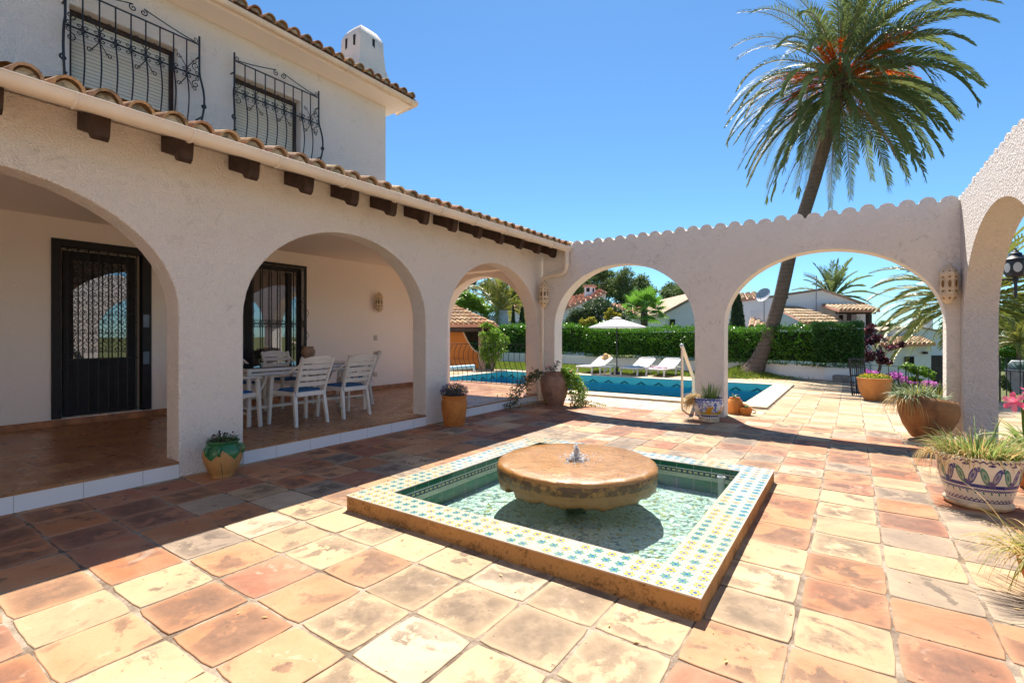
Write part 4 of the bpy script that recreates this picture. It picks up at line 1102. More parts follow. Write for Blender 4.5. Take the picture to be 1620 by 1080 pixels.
spots = [(-5.95, 3.74, 0.02, None),
    (-5.98, 4.46, R(-2), 'white slatted armchair with blue cushion on the near side, right of the front one'),
    (-6.85, 5.30, R(172-90+90), 'white armchair turned away behind the table, furthest right with a shadowed back'),
    (-6.28, 2.98, R(-70), 'white armchair at the left end of the table, mostly hidden by the pier'),
    (-7.55, 3.75, R(-180), 'white armchair behind the table in front of the left window pane'),
    (-7.55, 4.55, R(-180), 'white armchair behind the table, to the left of the clay vase')]
# table long axis along y; near chairs face -x (away from the camera side)
for i, (x_, y_, a_r, lb) in enumerate(spots):
    c = c0 if i == 0 else copy_tree(c0)
    if lb: c['label'] = lb
    base = {0: 90, 1: 90, 2: 150, 3: 20, 4: -90, 5: -90}[i]
    c.location = (x_, y_, .152); c.rotation_euler = (0, 0, R(base)+(rnd(-.05, .05) if i > 3 else (0.05 if i < 2 else 0)))
tb = thing('dining_table', 'white cane dining table with a glass top on the porch', 'table', (-6.75, 4.05, .152))
TX0, TX1, TY0, TY1, TZ = -7.25, -6.22, 3.22, 5.0, .152
mb = MB(); zt = TZ+.70
for z in (zt, zt-.055):
    for a, b in (((TX0, TY0), (TX1, TY0)), ((TX1, TY0), (TX1, TY1)), ((TX1, TY1), (TX0, TY1)), ((TX0, TY1), (TX0, TY0))): mb.tube([(*a, z), (*b, z)], .022, 10)
mb.build('frame', M['plastic'], tb, smooth=50)
for a in (TX0, TX1):
    for b in (TY0, TY1):
        mb = MB(); mb.tube([(a, b, TZ), (a, b, zt+.02)], .028, 10); sx = 1 if a < -6.8 else -1; sy = 1 if b < 4 else -1
        for d in ((0, sy), (sx, 0)):
            mb.tube([(a+d[0]*.22*math.sin(f*math.pi/2), b+d[1]*.22*math.sin(f*math.pi/2), zt-.06-.26*math.cos(f*math.pi/2)) for f in [k/8 for k in range(9)]], .014, 7)
        mb.build('leg', M['plastic'], tb, smooth=50)
mb = MB()
for b in (TY0, TY1): mb.tube([(TX0, b, TZ+.16), (TX1, b, TZ+.16)], .016, 7)
mb.tube([((TX0+TX1)/2, TY0, TZ+.16), ((TX0+TX1)/2, TY1, TZ+.16)], .016, 7)
for a in (TX0, TX1): mb.tube([(a, TY0, TZ+.22), (a, TY1, TZ+.22)], .014, 7)
mb.build('stretcher', M['plastic'], tb, smooth=50)
mb = MB(); mb.box(TX0, TX1, TY0, TY1, zt+.024, zt+.034); mb.build('glass_top', M['tableglass'], tb)
M['clayvase'] = plain('pinkish_clay', (.36, .22, .14), .85, .2, 8)
mb = MB(); c_ = (-6.62, 4.30, zt+.035)
mb.lathe([(.001, .0), (.045, .0), (.06, .04), (.085, .11), (.10, .16), (.095, .19), (.075, .215), (.07, .23), (.08, .245), (.07, .245), (.06, .22)], c_, 20, wob=.03)
tag(mb.build('clay_vase', M['clayvase'], smooth=60, loc=c_), 'squat pinkish clay vase standing on the glass table top', 'vase')

# ------------------------------------------------------------------ potted plants
def potmat(name, col, dark, sc=6):
    m = Mt(name); co = m.co(); n1 = m.noise(co, sc, 6, .65, .4); x = m.xyz(co)
    rings = m.noise(m.n('CombineXYZ', None, {0: 0.0, 1: 0.0, 2: m.ma('MULTIPLY', x[2], 12)}), 6, 3)
    c = m.mix(m.ramp(m.ma('ADD', m.ma('MULTIPLY', n1, .75), m.ma('MULTIPLY', rings, .25)), [(.40, 0), (.64, 1)]), col, dark)
    return m.fin(c, .75, m.bump(m.ma('ADD', m.noise(co, 40, 3), rings), .004), .3)
M['potorange'] = potmat('orange_terracotta', (.56, .22, .05), (.40, .13, .03))
M['potbrown'] = potmat('brown_patina_clay', (.34, .20, .14), (.17, .10, .07), 7)
M['potbowl'] = potmat('banded_terracotta', (.55, .25, .08), (.40, .16, .05), 3)
M['potdark'] = potmat('dark_tilted_clay', (.42, .20, .07), (.16, .08, .04), 4)
M['potwhite'] = plain('white_planter', (.62, .60, .57), .6, .08, 6)
def pot_thing(label, cat, loc, prof, mat, name='potted_plant', n=36, soil=None, tilt=None, group=None, wob=0.0):
    t = thing(name, label, cat, loc, group)
    mb = MB(); mb.lathe(prof, loc, n, wob=wob, tilt=tilt); mb.build('pot', mat, t, smooth=50)
    if soil:
        mb = MB(); mb.lathe([(soil[0], soil[1]-.01), (soil[0]*.5, soil[1]+.012), (.001, soil[1]+.015)], loc, 20, tilt=tilt); mb.build('soil', M['soil'], t, smooth=180)
    return t
def P3(loc, x, y, z): return (loc[0]+x, loc[1]+y, loc[2]+z)

# glazed green and ochre urn
L_ = (-4.79, 2.24, 0)
m = Mt('ochre_urn_with_green_glaze'); co = m.co(); uv = m.xyz(m.n('UVMap', None, None)); x = m.xyz(co)
w = m.ma('ABSOLUTE', m.ma('SUBTRACT', m.ma('FRACT', m.ma('ADD', m.ma('MULTIPLY', uv[0], 5.0), .35)), .5))
lim = m.ma('ADD', m.ma('MULTIPLY_ADD', w, .20, .165), m.ma('MULTIPLY', m.noise(co, 14, 3), .03))
gr = m.ma('MULTIPLY', m.ma('SUBTRACT', x[2], lim), 90, clamp=True)
dr = m.ma('MULTIPLY', m.ma('LESS_THAN', m.ma('ABSOLUTE', m.ma('SUBTRACT', m.ma('FRACT', m.ma('ADD', m.ma('MULTIPLY', uv[0], 7.0), m.ma('MULTIPLY', x[2], .6))), .5)), .02), m.ma('LESS_THAN', x[2], .17))
c = m.mix(m.noise(co, 9, 5), (.50, .27, .09), (.40, .20, .07)); c = m.mix(gr, c, m.mix(m.noise(co, 10, 4), (.025, .12, .05), (.05, .19, .07))); c = m.mix(dr, c, (.02, .05, .03))
M['urn'] = m.fin(c, m.ma('MULTIPLY_ADD', gr, -.4, .6), m.bump(m.noise(co, 30, 3), .003), .5)
urn = pot_thing('ochre urn with green glazed shoulders and handles, succulents in it, against the first pier', 'potted plant', L_, [(.001, 0), (.115, 0), (.12, .015), (.118, .03), (.135, .05), (.18, .16), (.192, .235), (.185, .28), (.15, .325), (.142, .335), (.16, .35), (.162, .36), (.145, .365), (.13, .34), (.128, .30)], M['urn'], soil=(.13, .335))
for a in (R(-35), R(40), R(120), R(200), R(290)):
    mb = MB(); d = Vector((math.cos(a), math.sin(a), 0))
    mb.tube([Vector(L_)+d*r_+Vector((0, 0, z)) for r_, z in ((.17, .235), (.21, .25), (.22, .285), (.20, .315), (.16, .325))], .014, 7); mb.build('handle', M['urn'], urn, smooth=60)
pts, d = ball_pts(700, P3(L_, 0, 0, .35), (.155, .155, .085), .2); leafcloud('succulents', pts[pts[:, 2] > .33], .035, .010, M['darkleaf'], urn, d[pts[:, 2] > .33], .5)
mb = MB()
for k in range(46):
    a = rnd(0, 6.28); mb.blade(P3(L_, .12*math.cos(a), .12*math.sin(a), .36), (math.cos(a), math.sin(a), rnd(.1, 1)), rnd(.05, .10), .008, rnd(-.5, 1.0), 3, rnd(0, 1))
mb.build('succulent_stems', M['greyblade'], urn)
mb = MB()
for k in range(9): 
    p = P3(L_, rnd(-.09, .09), rnd(-.09, .09), rnd(.41, .45)); mb.ball(p, .010, 6, 4)
mb.build('flower_buds', M['redleaf'], urn); mb = MB()
for k in range(9): mb.leaf(P3(L_, .02, -.10, .40), (math.cos(k*.7), math.sin(k*.7)*.6, .5), .022, .008, tint=.3)
mb.build('flower', M['magenta'], urn)

# tall terracotta pot with purple flowers
L_ = (-4.75, 5.42, 0)
tp = pot_thing('smooth orange terracotta pot of small purple flowers at the foot of the second pier', 'potted plant', L_, [(.001, 0), (.145, 0), (.15, .01), (.172, .15), (.188, .30), (.18, .36), (.168, .385), (.178, .40), (.18, .43), (.165, .435), (.15, .40), (.15, .38)], M['potorange'], soil=(.15, .41))
pts, d = ball_pts(2600, P3(L_, 0, 0, .48), (.205, .205, .12), .2); k = pts[:, 2] > .42; leafcloud('foliage', pts[k], .03, .009, M['darkleaf'], tp, d[k], .4)
pts, d = ball_pts(900, P3(L_, 0, 0, .50), (.21, .21, .12), .75); k = pts[:, 2] > .44; leafcloud('flowers', pts[k], .016, .012, M['purple'], tp, d[k], .3)

# big brown jar with trailing geranium
L_ = (-4.60, 8.0, 0)
jar = pot_thing('large rough brown storage jar with trailing pink flowered plants in the courtyard corner', 'potted plant', L_, [(.001, 0), (.165, 0), (.17, .01), (.20, .10), (.245, .25), (.265, .38), (.262, .46), (.235, .53), (.195, .565), (.172, .575), (.175, .60), (.18, .612), (.16, .615), (.145, .58)], M['potbrown'], soil=(.15, .58), wob=.012)
def trailing(parent, name, base, dirs, mat, n, L, w, spread, fmat=None, nf=0, fs=.03, stem=True):
    C = []; D_ = []; st = MB(); F_ = []
    for d in dirs:
        pts = [Vector(base)]; v = Vector(d[:3]); dr = d[3]
        for k in range(9): pts.append(pts[-1]+v*.1); v = v+Vector((0, 0, -dr)); 
        pts = [p if p.z > .03 else Vector((p.x, p.y, .03+rnd(0, .02))) for p in pts]
        st.tube(pts, .005, 4)
        for p in pts[2:]:
            q = np.random.normal(size=(n, 3))*spread*np.array([1, 1, .8])+np.array(p); C.append(q)
        for _ in range(nf): p = random.choice(pts[3:]); F_.append(Vector(p)+Vector((rnd(-1, 1), rnd(-1, 1), rnd(.2, 1)))*spread*1.2)
    C = np.concatenate(C); C = C[C[:, 2] > .01]
    st.build('stems', M['bark'], parent); leafcloud(name, C, L, w, mat, parent)
    if fmat and F_:
        mb = MB()
        for p in F_:
            for k in range(9): mb.leaf(p+Vector((rnd(-.01, .01), rnd(-.01, .01), rnd(-.01, .01))), (rnd(-1, 1), rnd(-1, 1), rnd(-.3, 1)), fs, fs*.7, tint=random.random())
        mb.build('flowers', fmat, parent)
trailing(jar, 'right_foliage', P3(L_, .12, .05, .62), [(.42, .2, .10, .13), (.3, .3, .1, .15), (.45, .1, -.1, .14), (.36, -.1, .0, .16)], M['brightleaf'], 62, .05, .028, .050, M['pink'], 3)
trailing(jar, 'left_foliage', P3(L_, -.1, -.1, .60), [(-.6, -.7, .05, .22), (-.4, -.9, -.1, .2), (-.8, -.55, .1, .24)], M['darkleaf'], 40, .05, .024, .055, M['orange'], 2, .02)
trailing(jar, 'ground_runners', P3(L_, .2, .05, .10), [(.75, .25, .05, .03), (.6, .15, .02, .03), (-.7, -.75, .05, .03)], M['yellowleaf'], 9, .045, .022, .03)
trailing(jar, 'upright_stems', P3(L_, 0, 0, .60), [(.1, -.05, .32, .02), (-.15, 0, .22, .03)], M['darkleaf'], 9, .035, .018, .03, M['pink'], 5, .018)

# painted blue and yellow ceramic pot by the middle pier
L_ = (-1.775, 7.83, 0)
m = Mt('blue_yellow_ceramic'); co = m.co(); uv = m.xyz(m.n('UVMap', None, None)); x = m.xyz(co); z = x[2]
bl = m.ramp(m.noise(co, 18, 5, .7, .8), [(.47, 0), (.53, 1)]); c = m.mix(bl, (.74, .73, .70), (.12, .18, .46))
yb = m.ramp(m.noise(co, 5.5, 2, .4, .3), [(.53, 0), (.55, 1)]); mid = m.ma('MULTIPLY', m.ma('GREATER_THAN', z, .12), m.ma('LESS_THAN', z, .25))
c = m.mix(m.ma('MULTIPLY', yb, mid), c, (.75, .36, .03))
c = m.mix(m.ma('MULTIPLY', m.ma('GREATER_THAN', z, .125), m.ma('LESS_THAN', m.ma('ADD', z, m.ma('MULTIPLY', m.noise(co, 9, 2), .05)), .172)), c, m.mix(m.ramp(m.noise(co, 7, 2), [(.48, 0), (.52, 1)]), (.30, .38, .03), (.78, .40, .03)))
wave = m.ma('MULTIPLY', m.ma('ABSOLUTE', m.ma('SINE', m.ma('MULTIPLY', uv[0], 75))), .022)
c = m.mix(m.ma('LESS_THAN', z, .122), c, (.72, .70, .64))
c = m.mix(m.ma('MULTIPLY', m.ma('GREATER_THAN', z, m.ma('ADD', wave, .068)), m.ma('LESS_THAN', z, .104)), c, (.03, .05, .22))
c = m.mix(m.ma('MULTIPLY', m.ma('GREATER_THAN', z, m.ma('ADD', wave, .312)), m.ma('LESS_THAN', z, .35)), c, (.06, .10, .40))
M['pot4'] = m.fin(c, .15, None, .5)
cp = pot_thing('blue and yellow painted pot with spiky plant on a foot at the middle pier', 'potted plant', L_, [(.11, .055), (.125, .06), (.128, .10), (.155, .12), (.195, .20), (.207, .27), (.20, .325), (.198, .335), (.205, .345), (.205, .358), (.188, .36), (.18, .33)], M['pot4'], soil=(.182, .34))
mb = MB(); mb.lathe([(.001, .0), (.12, 0), (.15, .01), (.145, .03), (.15, .055), (.12, .062), (.001, .06)], L_, 32); mb.build('foot', M['ceramic'], cp, smooth=50)
mb = MB()
for k in range(110): a = rnd(0, 6.28); r_ = rnd(0, .12); mb.blade(P3(L_, r_*math.cos(a)+.02, r_*math.sin(a), .34), (math.cos(a)*rnd(.1, .8), math.sin(a)*rnd(.1, .8), 1), rnd(.12, .30), .010, rnd(0, .7), 4, rnd(0, 1))
mb.build('spiky_leaves', M['blade'], cp)
mb = MB()
for k in range(420):
    b = P3(L_, -.17+rnd(-.04, .05), .02+rnd(-.12, .12), .34+rnd(-.02, .02)); mb.blade(b, (-rnd(.2, 1), rnd(-.5, .5), rnd(-.1, .6)), rnd(.20, .40), .005, rnd(2.2, 4.5), 6, rnd(0, 1))
for k in range(40):
    b = P3(L_, -.2+rnd(-.05, .05), rnd(-.1, .1), .34); mb.blade(b, (-rnd(.5, 1), rnd(-.5, .5), rnd(0, .5)), rnd(.12, .2), .007, rnd(.5, 2), 4, rnd(0, 1))
mb.build('hanging_dry_grass', M['dryblade'], cp)

# small terracotta pots behind the middle pier
L_ = (-1.60, 8.86, 0)
sp_ = pot_thing('small orange terracotta strawberry pot with a side spout behind the middle pier', 'potted plant', L_, [(.001, 0), (.10, 0), (.105, .01), (.125, .08), (.13, .16), (.11, .22), (.08, .25), (.085, .265), (.07, .26)], M['potorange'], soil=(.075, .25), group='small clay pots behind the middle pier')
mb = MB(); mb.tube([P3(L_, .10, 0, .10), P3(L_, .15, 0, .12), P3(L_, .17, 0, .16)], [.03, .035, .045], 10); mb.build('spout', M['potorange'], sp_, smooth=60)
mb = MB()
for k in range(16): a = rnd(0, 6.28); mb.blade(P3(L_, 0, 0, .26), (math.cos(a), math.sin(a), rnd(.4, 1.4)), rnd(.07, .13), .016, .5, 3, rnd(0, 1))
mb.build('leaves', M['greyblade'], sp_)
L_ = (-1.42, 8.80, 0)
sp2 = pot_thing('low round terracotta dish with a small agave beside the strawberry pot', 'potted plant', L_, [(.001, 0), (.07, 0), (.09, .05), (.095, .11), (.10, .12), (.085, .12), (.08, .10)], M['potorange'], soil=(.08, .10), group='small clay pots behind the middle pier')
mb = MB()
for k in range(14): a = k*2.4; mb.blade(P3(L_, 0, 0, .11), (math.cos(a), math.sin(a), .5+k*.12), .10, .022, .2, 3, rnd(0, 1))
mb.build('leaves', M['greyblade'], sp2)
mb = MB(); mb.tube([P3(L_, .095, 0, .09), P3(L_, .14, -.01, .085), P3(L_, .15, -.01, .05), P3(L_, .10, 0, .03)], .010, 7); mb.build('handle', M['potorange'], sp2, smooth=60)

# dark tilted bowl by the corner pier
L_ = (.745, 7.95, 0)
tl = Matrix.Rotation(R(7), 3, 'Y') @ Matrix.Rotation(R(-4), 3, 'X')
bw = pot_thing('big dark orange clay bowl leaning slightly, grassy plants spilling over, at the corner pier', 'potted plant', L_, [(.001, 0.02), (.15, .01), (.19, .04), (.28, .14), (.35, .27), (.37, .36), (.355, .44), (.325, .485), (.31, .49), (.30, .45), (.28, .40)], M['potdark'], n=44, soil=(.31, .45), tilt=tl, wob=.008)
def tuft(parent, name, L_, n, r, z, ln, w, mat, droop, up=.8, bias=(0, 0), seg=5):
    mb = MB()
    for k in range(n):
        a = rnd(0, 6.28); rr = r*math.sqrt(random.random()); mb.blade(P3(L_, rr*math.cos(a)+bias[0], rr*math.sin(a)+bias[1], z), (math.cos(a)*rnd(.2, 1)+bias[0]*.6, math.sin(a)*rnd(.2, 1)+bias[1]*.6, up*rnd(.3, 1.4)), rnd(*ln), w*rnd(.7, 1.2), rnd(*droop), seg, rnd(0, 1), twist=rnd(-.6, .6))
    return mb.build(name, mat, parent)
tuft(bw, 'grassy_leaves', L_, 380, .17, .47, (.14, .30), .014, M['greyblade'], (.6, 2.6), bias=(-.14, -.04))
tuft(bw, 'right_leaves', L_, 90, .13, .46, (.12, .26), .016, M['greyblade'], (.3, 1.6), bias=(.12, .02), up=.5)
tuft(bw, 'hanging_dry_leaves', L_, 150, .10, .46, (.25, .45), .008, M['dryblade'], (2.5, 4.5), up=.4, bias=(-.22, -.12))
tuft(bw, 'yellow_shoots', L_, 40, .2, .48, (.12, .26), .010, M['yellowleaf'], (.0, .8), up=1.2)

# terracotta bowl with yellow flowers
L_ = (.33, 12.25, 0)
yb_ = pot_thing('banded terracotta bowl of low yellow flowers beside the black folded gate', 'potted plant', L_, [(.001, 0), (.19, 0), (.21, .01), (.25, .08), (.32, .22), (.345, .36), (.35, .45), (.365, .47), (.365, .495), (.34, .50), (.325, .46)], M['potbowl'], n=44, soil=(.33, .47))
pts, d = ball_pts(2600, P3(L_, 0, 0, .50), (.34, .34, .08), .1); k = pts[:, 2] > .47; leafcloud('foliage', pts[k], .05, .016, M['brightleaf'], yb_, d[k], .4)
pts, d = ball_pts(420, P3(L_, 0, 0, .53), (.33, .33, .07), .6); k = pts[:, 2] > .5; leafcloud('flowers', pts[k], .03, .022, M['yellow'], yb_, d[k], .5)

# blue and white painted pot, right foreground
L_ = (.80, 5.16, 0)
m = Mt('blue_white_painted_ceramic'); co = m.co(); uv = m.xyz(m.n('UVMap', None, None)); z = m.xyz(co)[2]
base = m.mix(m.noise(co, 6, 4), (.74, .70, .62), (.66, .58, .50)); c = base
def ell(u0, v0, rot, a, b, rep=15.0):
    u = m.ma('MULTIPLY', m.ma('SUBTRACT', m.ma('FRACT', m.ma('ADD', m.ma('MULTIPLY', uv[0], rep), u0)), .5), .115*15/rep); v = m.ma('SUBTRACT', z, v0)
    cs, sn = math.cos(rot), math.sin(rot)
    p = m.ma('DIVIDE', m.ma('ADD', m.ma('MULTIPLY', u, cs), m.ma('MULTIPLY', v, sn)), a); q = m.ma('DIVIDE', m.ma('SUBTRACT', m.ma('MULTIPLY', v, cs), m.ma('MULTIPLY', u, sn)), b)
    return m.ma('ADD', m.ma('MULTIPLY', p, p), m.ma('MULTIPLY', q, q))
BLUE, GRN = (.035, .035, .20), (.03, .18, .13)
for u0, rot, colr in ((0.22, .38, GRN), (.72, -.38, BLUE)):
    e_ = ell(u0, .240, rot, .024, .062, 11.0); c = m.mix(m.ma('LESS_THAN', e_, 1.0), c, colr); c = m.mix(m.ma('MULTIPLY', m.ma('LESS_THAN', e_, .45), .30), c, base)
    c = m.mix(m.ma('LESS_THAN', e_, .10), c, colr)
for r_ in (-.5, 0, .5): c = m.mix(m.ma('LESS_THAN', ell(0.47, .287, r_, .005, .02, 11.0), 1.0), c, BLUE)
for r_ in (-.9, -.45, 0, .45, .9): c = m.mix(m.ma('LESS_THAN', ell(.97, .188, r_, .006, .028, 11.0), 1.0), c, BLUE)
c = m.mix(m.ma('LESS_THAN', ell(.97, .318, 0, .024, .009, 11.0), 1.0), c, BLUE)
band = lambda a, b: m.ma('MULTIPLY', m.ma('GREATER_THAN', z, a), m.ma('LESS_THAN', z, b))
wv_ = m.ma('MULTIPLY', m.ma('SINE', m.ma('MULTIPLY', uv[0], 2*math.pi*44)), .006)
zz_ = m.ma('ADD', z, wv_)
c = m.mix(m.ma('MULTIPLY', m.ma('GREATER_THAN', z, .160), m.ma('LESS_THAN', z, .184)), c, BLUE)
c = m.mix(m.ma('MULTIPLY', m.ma('GREATER_THAN', zz_, .140), m.ma('LESS_THAN', zz_, .148)), c, BLUE); c = m.mix(m.ma('MULTIPLY', m.ma('GREATER_THAN', m.ma('SUBTRACT', z, wv_), .140), m.ma('LESS_THAN', m.ma('SUBTRACT', z, wv_), .147)), c, BLUE)
c = m.mix(m.ma('LESS_THAN', ell(0, .126, .5, .006, .012, 30.0), 1.0), c, GRN)
c = m.mix(m.ma('MULTIPLY', m.ma('GREATER_THAN', zz_, .070), m.ma('LESS_THAN', zz_, .079)), c, BLUE); c = m.mix(band(.058, .064), c, BLUE)
c = m.mix(m.ma('MULTIPLY', m.ma('GREATER_THAN', zz_, .333), m.ma('LESS_THAN', zz_, .345)), c, BLUE)
c = m.mix(m.ma('MULTIPLY', m.ramp(m.noise(co, 14, 5), [(.5, 0), (.7, 1)]), .3), c, (.5, .38, .28))
M['pot8'] = m.fin(c, .18, None, .5)
pp = pot_thing('white pot painted with blue and green leaves, full of yellowing grass, right foreground', 'potted plant', L_, [(.17, .035), (.19, .036), (.195, .05), (.215, .12), (.240, .22), (.256, .31), (.262, .335), (.275, .345), (.276, .358), (.262, .362), (.25, .34)], M['pot8'], n=56, soil=(.252, .34))
mb = MB(); mb.lathe([(.001, 0), (.185, 0), (.205, .012), (.21, .03), (.20, .04), (.001, .04)], L_, 44); mb.build('saucer', M['ceramic'], pp, smooth=50)
tuft(pp, 'green_grass', L_, 700, .24, .335, (.09, .19), .009, M['blade'], (.3, 2.0), up=1.3)
tuft(pp, 'yellow_grass', L_, 620, .25, .335, (.10, .23), .006, M['dryblade'], (.5, 3.0), up=1.1)
tuft(pp, 'long_blades', L_, 24, .22, .34, (.24, .36), .010, M['blade'], (.4, 1.8), up=.9)
tuft(pp, 'hanging_dry_tuft', L_, 90, .06, .34, (.16, .30), .004, M['dryblade'], (3.0, 5.0), up=.3, bias=(-.24, -.03))

# amaryllis in a brown pot, partly outside the frame
L_ = (1.36, 5.98, 0)
am = pot_thing('brown clay pot with a pink amaryllis flower at the right edge behind the painted pot', 'potted plant', L_, [(.001, 0), (.16, 0), (.20, .10), (.235, .25), (.24, .33), (.25, .35), (.235, .36), (.22, .33)], M['potdark'], soil=(.225, .34))
tuft(am, 'strap_leaves', L_, 60, .16, .34, (.2, .42), .030, M['blade'], (.5, 1.8), up=.8); tuft(am, 'low_leaves', L_, 200, .2, .33, (.08, .18), .012, M['brightleaf'], (.5, 2), up=.9)
mb = MB(); fc = (1.215, 5.99, .695); mb.tube([P3(L_, -.12, 0, .33), P3(L_, -.14, 0, .5), fc], .012, 8); mb.build('flower_stem', M['brightleaf'], am, smooth=60)
mb = MB()
for (dx, dy, dz, face) in ((-.05, -.05, .03, (-.6, -.7, .15)), (.05, -.07, -.02, (.2, -1, -.1)), (.03, .02, .07, (.5, -.3, .5)), (.07, .03, .0, (.9, -.1, .1))):
    f = Vector(face).normalized(); u = f.orthogonal().normalized(); v = f.cross(u); c_ = Vector(fc)+Vector((dx, dy, dz))
    for k in range(6):
        a = k*math.pi/3; rd = u*math.cos(a)+v*math.sin(a); sd = f.cross(rd); tn = .7 if k % 2 else .2
        rows = [(0, .004), (.03, .016), (.055, .024), (.075, .020), (.09, .004)]
        vs = []
        for (s_, w_) in rows: p = c_+rd*s_+f*(.05*math.sqrt(s_/.09)-.6*max(0, s_-.05)); vs += [p+sd*w_, p+f*(-.004)+rd*.0, p-sd*w_]
        mb.add(vs, [(3*i, 3*i+1, 3*i+4, 3*i+3) for i in range(4)]+[(3*i+1, 3*i+2, 3*i+5, 3*i+4) for i in range(4)], tn)
mb.build('flower', M['pink'], am, smooth=180)
L_ = (1.44, 5.42, 0)
dsh = pot_thing('small orange terracotta pot with a rolled rim at the right edge of the photo', 'pot', L_, [(.001, 0), (.07, 0), (.09, .06), (.10, .10), (.125, .115), (.13, .13), (.12, .145), (.10, .14), (.09, .11)], M['potorange'], name='clay_pot', soil=(.095, .12))
# dry plant at the lower right
L_ = (.88, 3.55, 0)
dp = pot_thing('low clay pot of straggling dry yellow stems at the bottom right corner', 'potted plant', L_, [(.001, 0), (.13, 0), (.17, .10), (.185, .18), (.19, .20), (.175, .20), (.17, .18)], M['potorange'], soil=(.17, .18))
tuft(dp, 'dry_stems', L_, 130, .16, .19, (.22, .42), .005, M['dryblade'], (.8, 4.2), up=.8, bias=(-.06, -.05), seg=8)
tuft(dp, 'golden_stems', L_, 110, .15, .19, (.18, .36), .007, M['yellowleaf'], (.8, 4.0), up=.7, bias=(-.05, -.05), seg=7)
tuft(dp, 'green_tips', L_, 110, .14, .19, (.10, .20), .009, M['blade'], (.2, 1.5), up=1.1)

# ------------------------------------------------------------------ places beyond the arcade: bearing and height from image pixels, at guessed depths
SN, CS = math.sin(YAW), math.cos(YAW)
def at(b, d, z):      # b: sideways metres per metre of depth, d: depth in metres, z: height
    r = b*d; return Vector((CS*r-SN*d, SN*r+CS*d, z))
def bp(px): return (px-810)/780
def hz(py, d): return 1.3-(py-530)/780*d

# ------------------------------------------------------------------ garden wall and hedges
mb = MB(); WL = [(-17, 20.4), (-10.6, 19.45), (-5.0, 18.15), (-2.5, 17.40), (-.62, 17.05)]
def wseg(mb, a, b, t, z0, z1):
    a, b = Vector((*a, 0)), Vector((*b, 0)); d = (b-a).normalized(); n = Vector((-d.y, d.x, 0))*t
    v = [a, b, b+n, a+n]; mb.add([p+Vector((0, 0, z0)) for p in v]+[p+Vector((0, 0, z1)) for p in v], [(0, 1, 2, 3), (4, 5, 6, 7), (0, 1, 5, 4), (1, 2, 6, 5), (2, 3, 7, 6), (3, 0, 4, 7)])
for a, b in zip(WL, WL[1:]): wseg(mb, a, b, .22, -.5, .43)
tag(mb.build('low_garden_wall', M['wall2'], loc=(-8, 18.6, 0), bevel=.01), 'long low white garden wall under the hedge behind the lawn', 'garden wall')
mb = MB(); wseg(mb, (-.66, 17.00), (.05, 16.88), .24, -.5, .37)
tag(mb.build('wall_end', M['farwall'], loc=(-.3, 16.95, 0), bevel=.01), 'short bright white end of the low garden wall behind the stone trough', 'garden wall')
mb = MB(); mb.box(-.44, -.04, 16.42, 16.68, 0, .17); mb.box(-.40, -.08, 16.46, 16.64, .17, .19)
M['trough'] = plain('grey_stone', (.26, .23, .20), .9, .2, 10, .008, 30)
tag(mb.build('stone_trough', M['trough'], loc=(-.24, 16.55, 0), bevel=.02), 'small grey stone trough on the paving against the low white wall', 'trough')
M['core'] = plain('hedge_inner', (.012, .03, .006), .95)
def hedge(name, label, path, t, z0, z1, n, L, w, mat, rough=.07, ragged=.06):
    t_ = thing(name, label, 'hedge', (path[0][0], path[0][1], 0), 'hedges above the low garden wall')
    mb = MB(); C = []; O = []
    for a, b in zip(path, path[1:]):
        A_, B_ = Vector((*a, 0)), Vector((*b, 0)); d = (B_-A_); Ls = d.length; d.normalize(); nn = Vector((-d.y, d.x, 0))
        off = nn*.14
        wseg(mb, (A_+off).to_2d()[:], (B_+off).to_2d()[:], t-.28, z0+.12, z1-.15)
        k = int(n*Ls/8)
        u = np.random.uniform(0, Ls, k); s = np.random.choice([0, 1, 2], k, p=[.55, .35, .10])
        e = np.abs(np.random.normal(0, .07, k))
        bump_ = rough*(np.sin(u*2.3)+np.sin(u*5.1+1)+.7*np.sin(u*11.3+2))
        zf = np.random.uniform(z0, z1, k); 
        lo = z0-.03*np.sin(u*7)-np.abs(np.random.normal(0, ragged, k))*(np.random.rand(k) < .10)
        v = np.where(s == 0, e-.06+bump_*.5*np.sin(zf*4), np.where(s == 1, np.random.uniform(0, t, k), t-e))
        z = np.where(s == 1, z1-e+bump_*.6+.05*np.random.rand(k), np.maximum(zf, lo))
        z = z+np.where((np.random.rand(k) < .03) & (s == 1), np.random.uniform(.04, .16, k), 0)
        P_ = np.array(A_)[None, :]+np.outer(u, np.array(d))+np.outer(v, np.array(nn)); P_[:, 2] = z
        o_ = np.where((s == 1)[:, None], np.array([[0, 0, 1.0]]), np.where((s == 0)[:, None], -np.array(nn)[None, :]+np.array([[0, 0, .4]]), np.array(nn)[None, :]))
        C.append(P_); O.append(o_)
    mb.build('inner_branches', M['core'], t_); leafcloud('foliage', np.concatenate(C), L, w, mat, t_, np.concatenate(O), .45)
    return t_
hedge('hedge', 'clipped green hedge at the far left, taller part behind the lawn', [(-17.5, 20.75), (-8.6, 19.45)], 1.1, .42, 1.78, 9000, .10, .05, M['hedge'])
hedge('hedge', 'long clipped green hedge behind the parasol and loungers', [(-9.4, 19.02), (-5.0, 18.0), (-2.5, 17.26), (-.85, 16.98)], 1.1, .40, 1.55, 15000, .085, .042, M['hedge'])
hedge('hedge', 'shaggy darker oleander hedge block overhanging the wall end by the palm', [(-.95, 16.86), (.30, 16.95)], 1.3, .38, 1.62, 42000, .12, .022, M['oleander'], .05, .14)

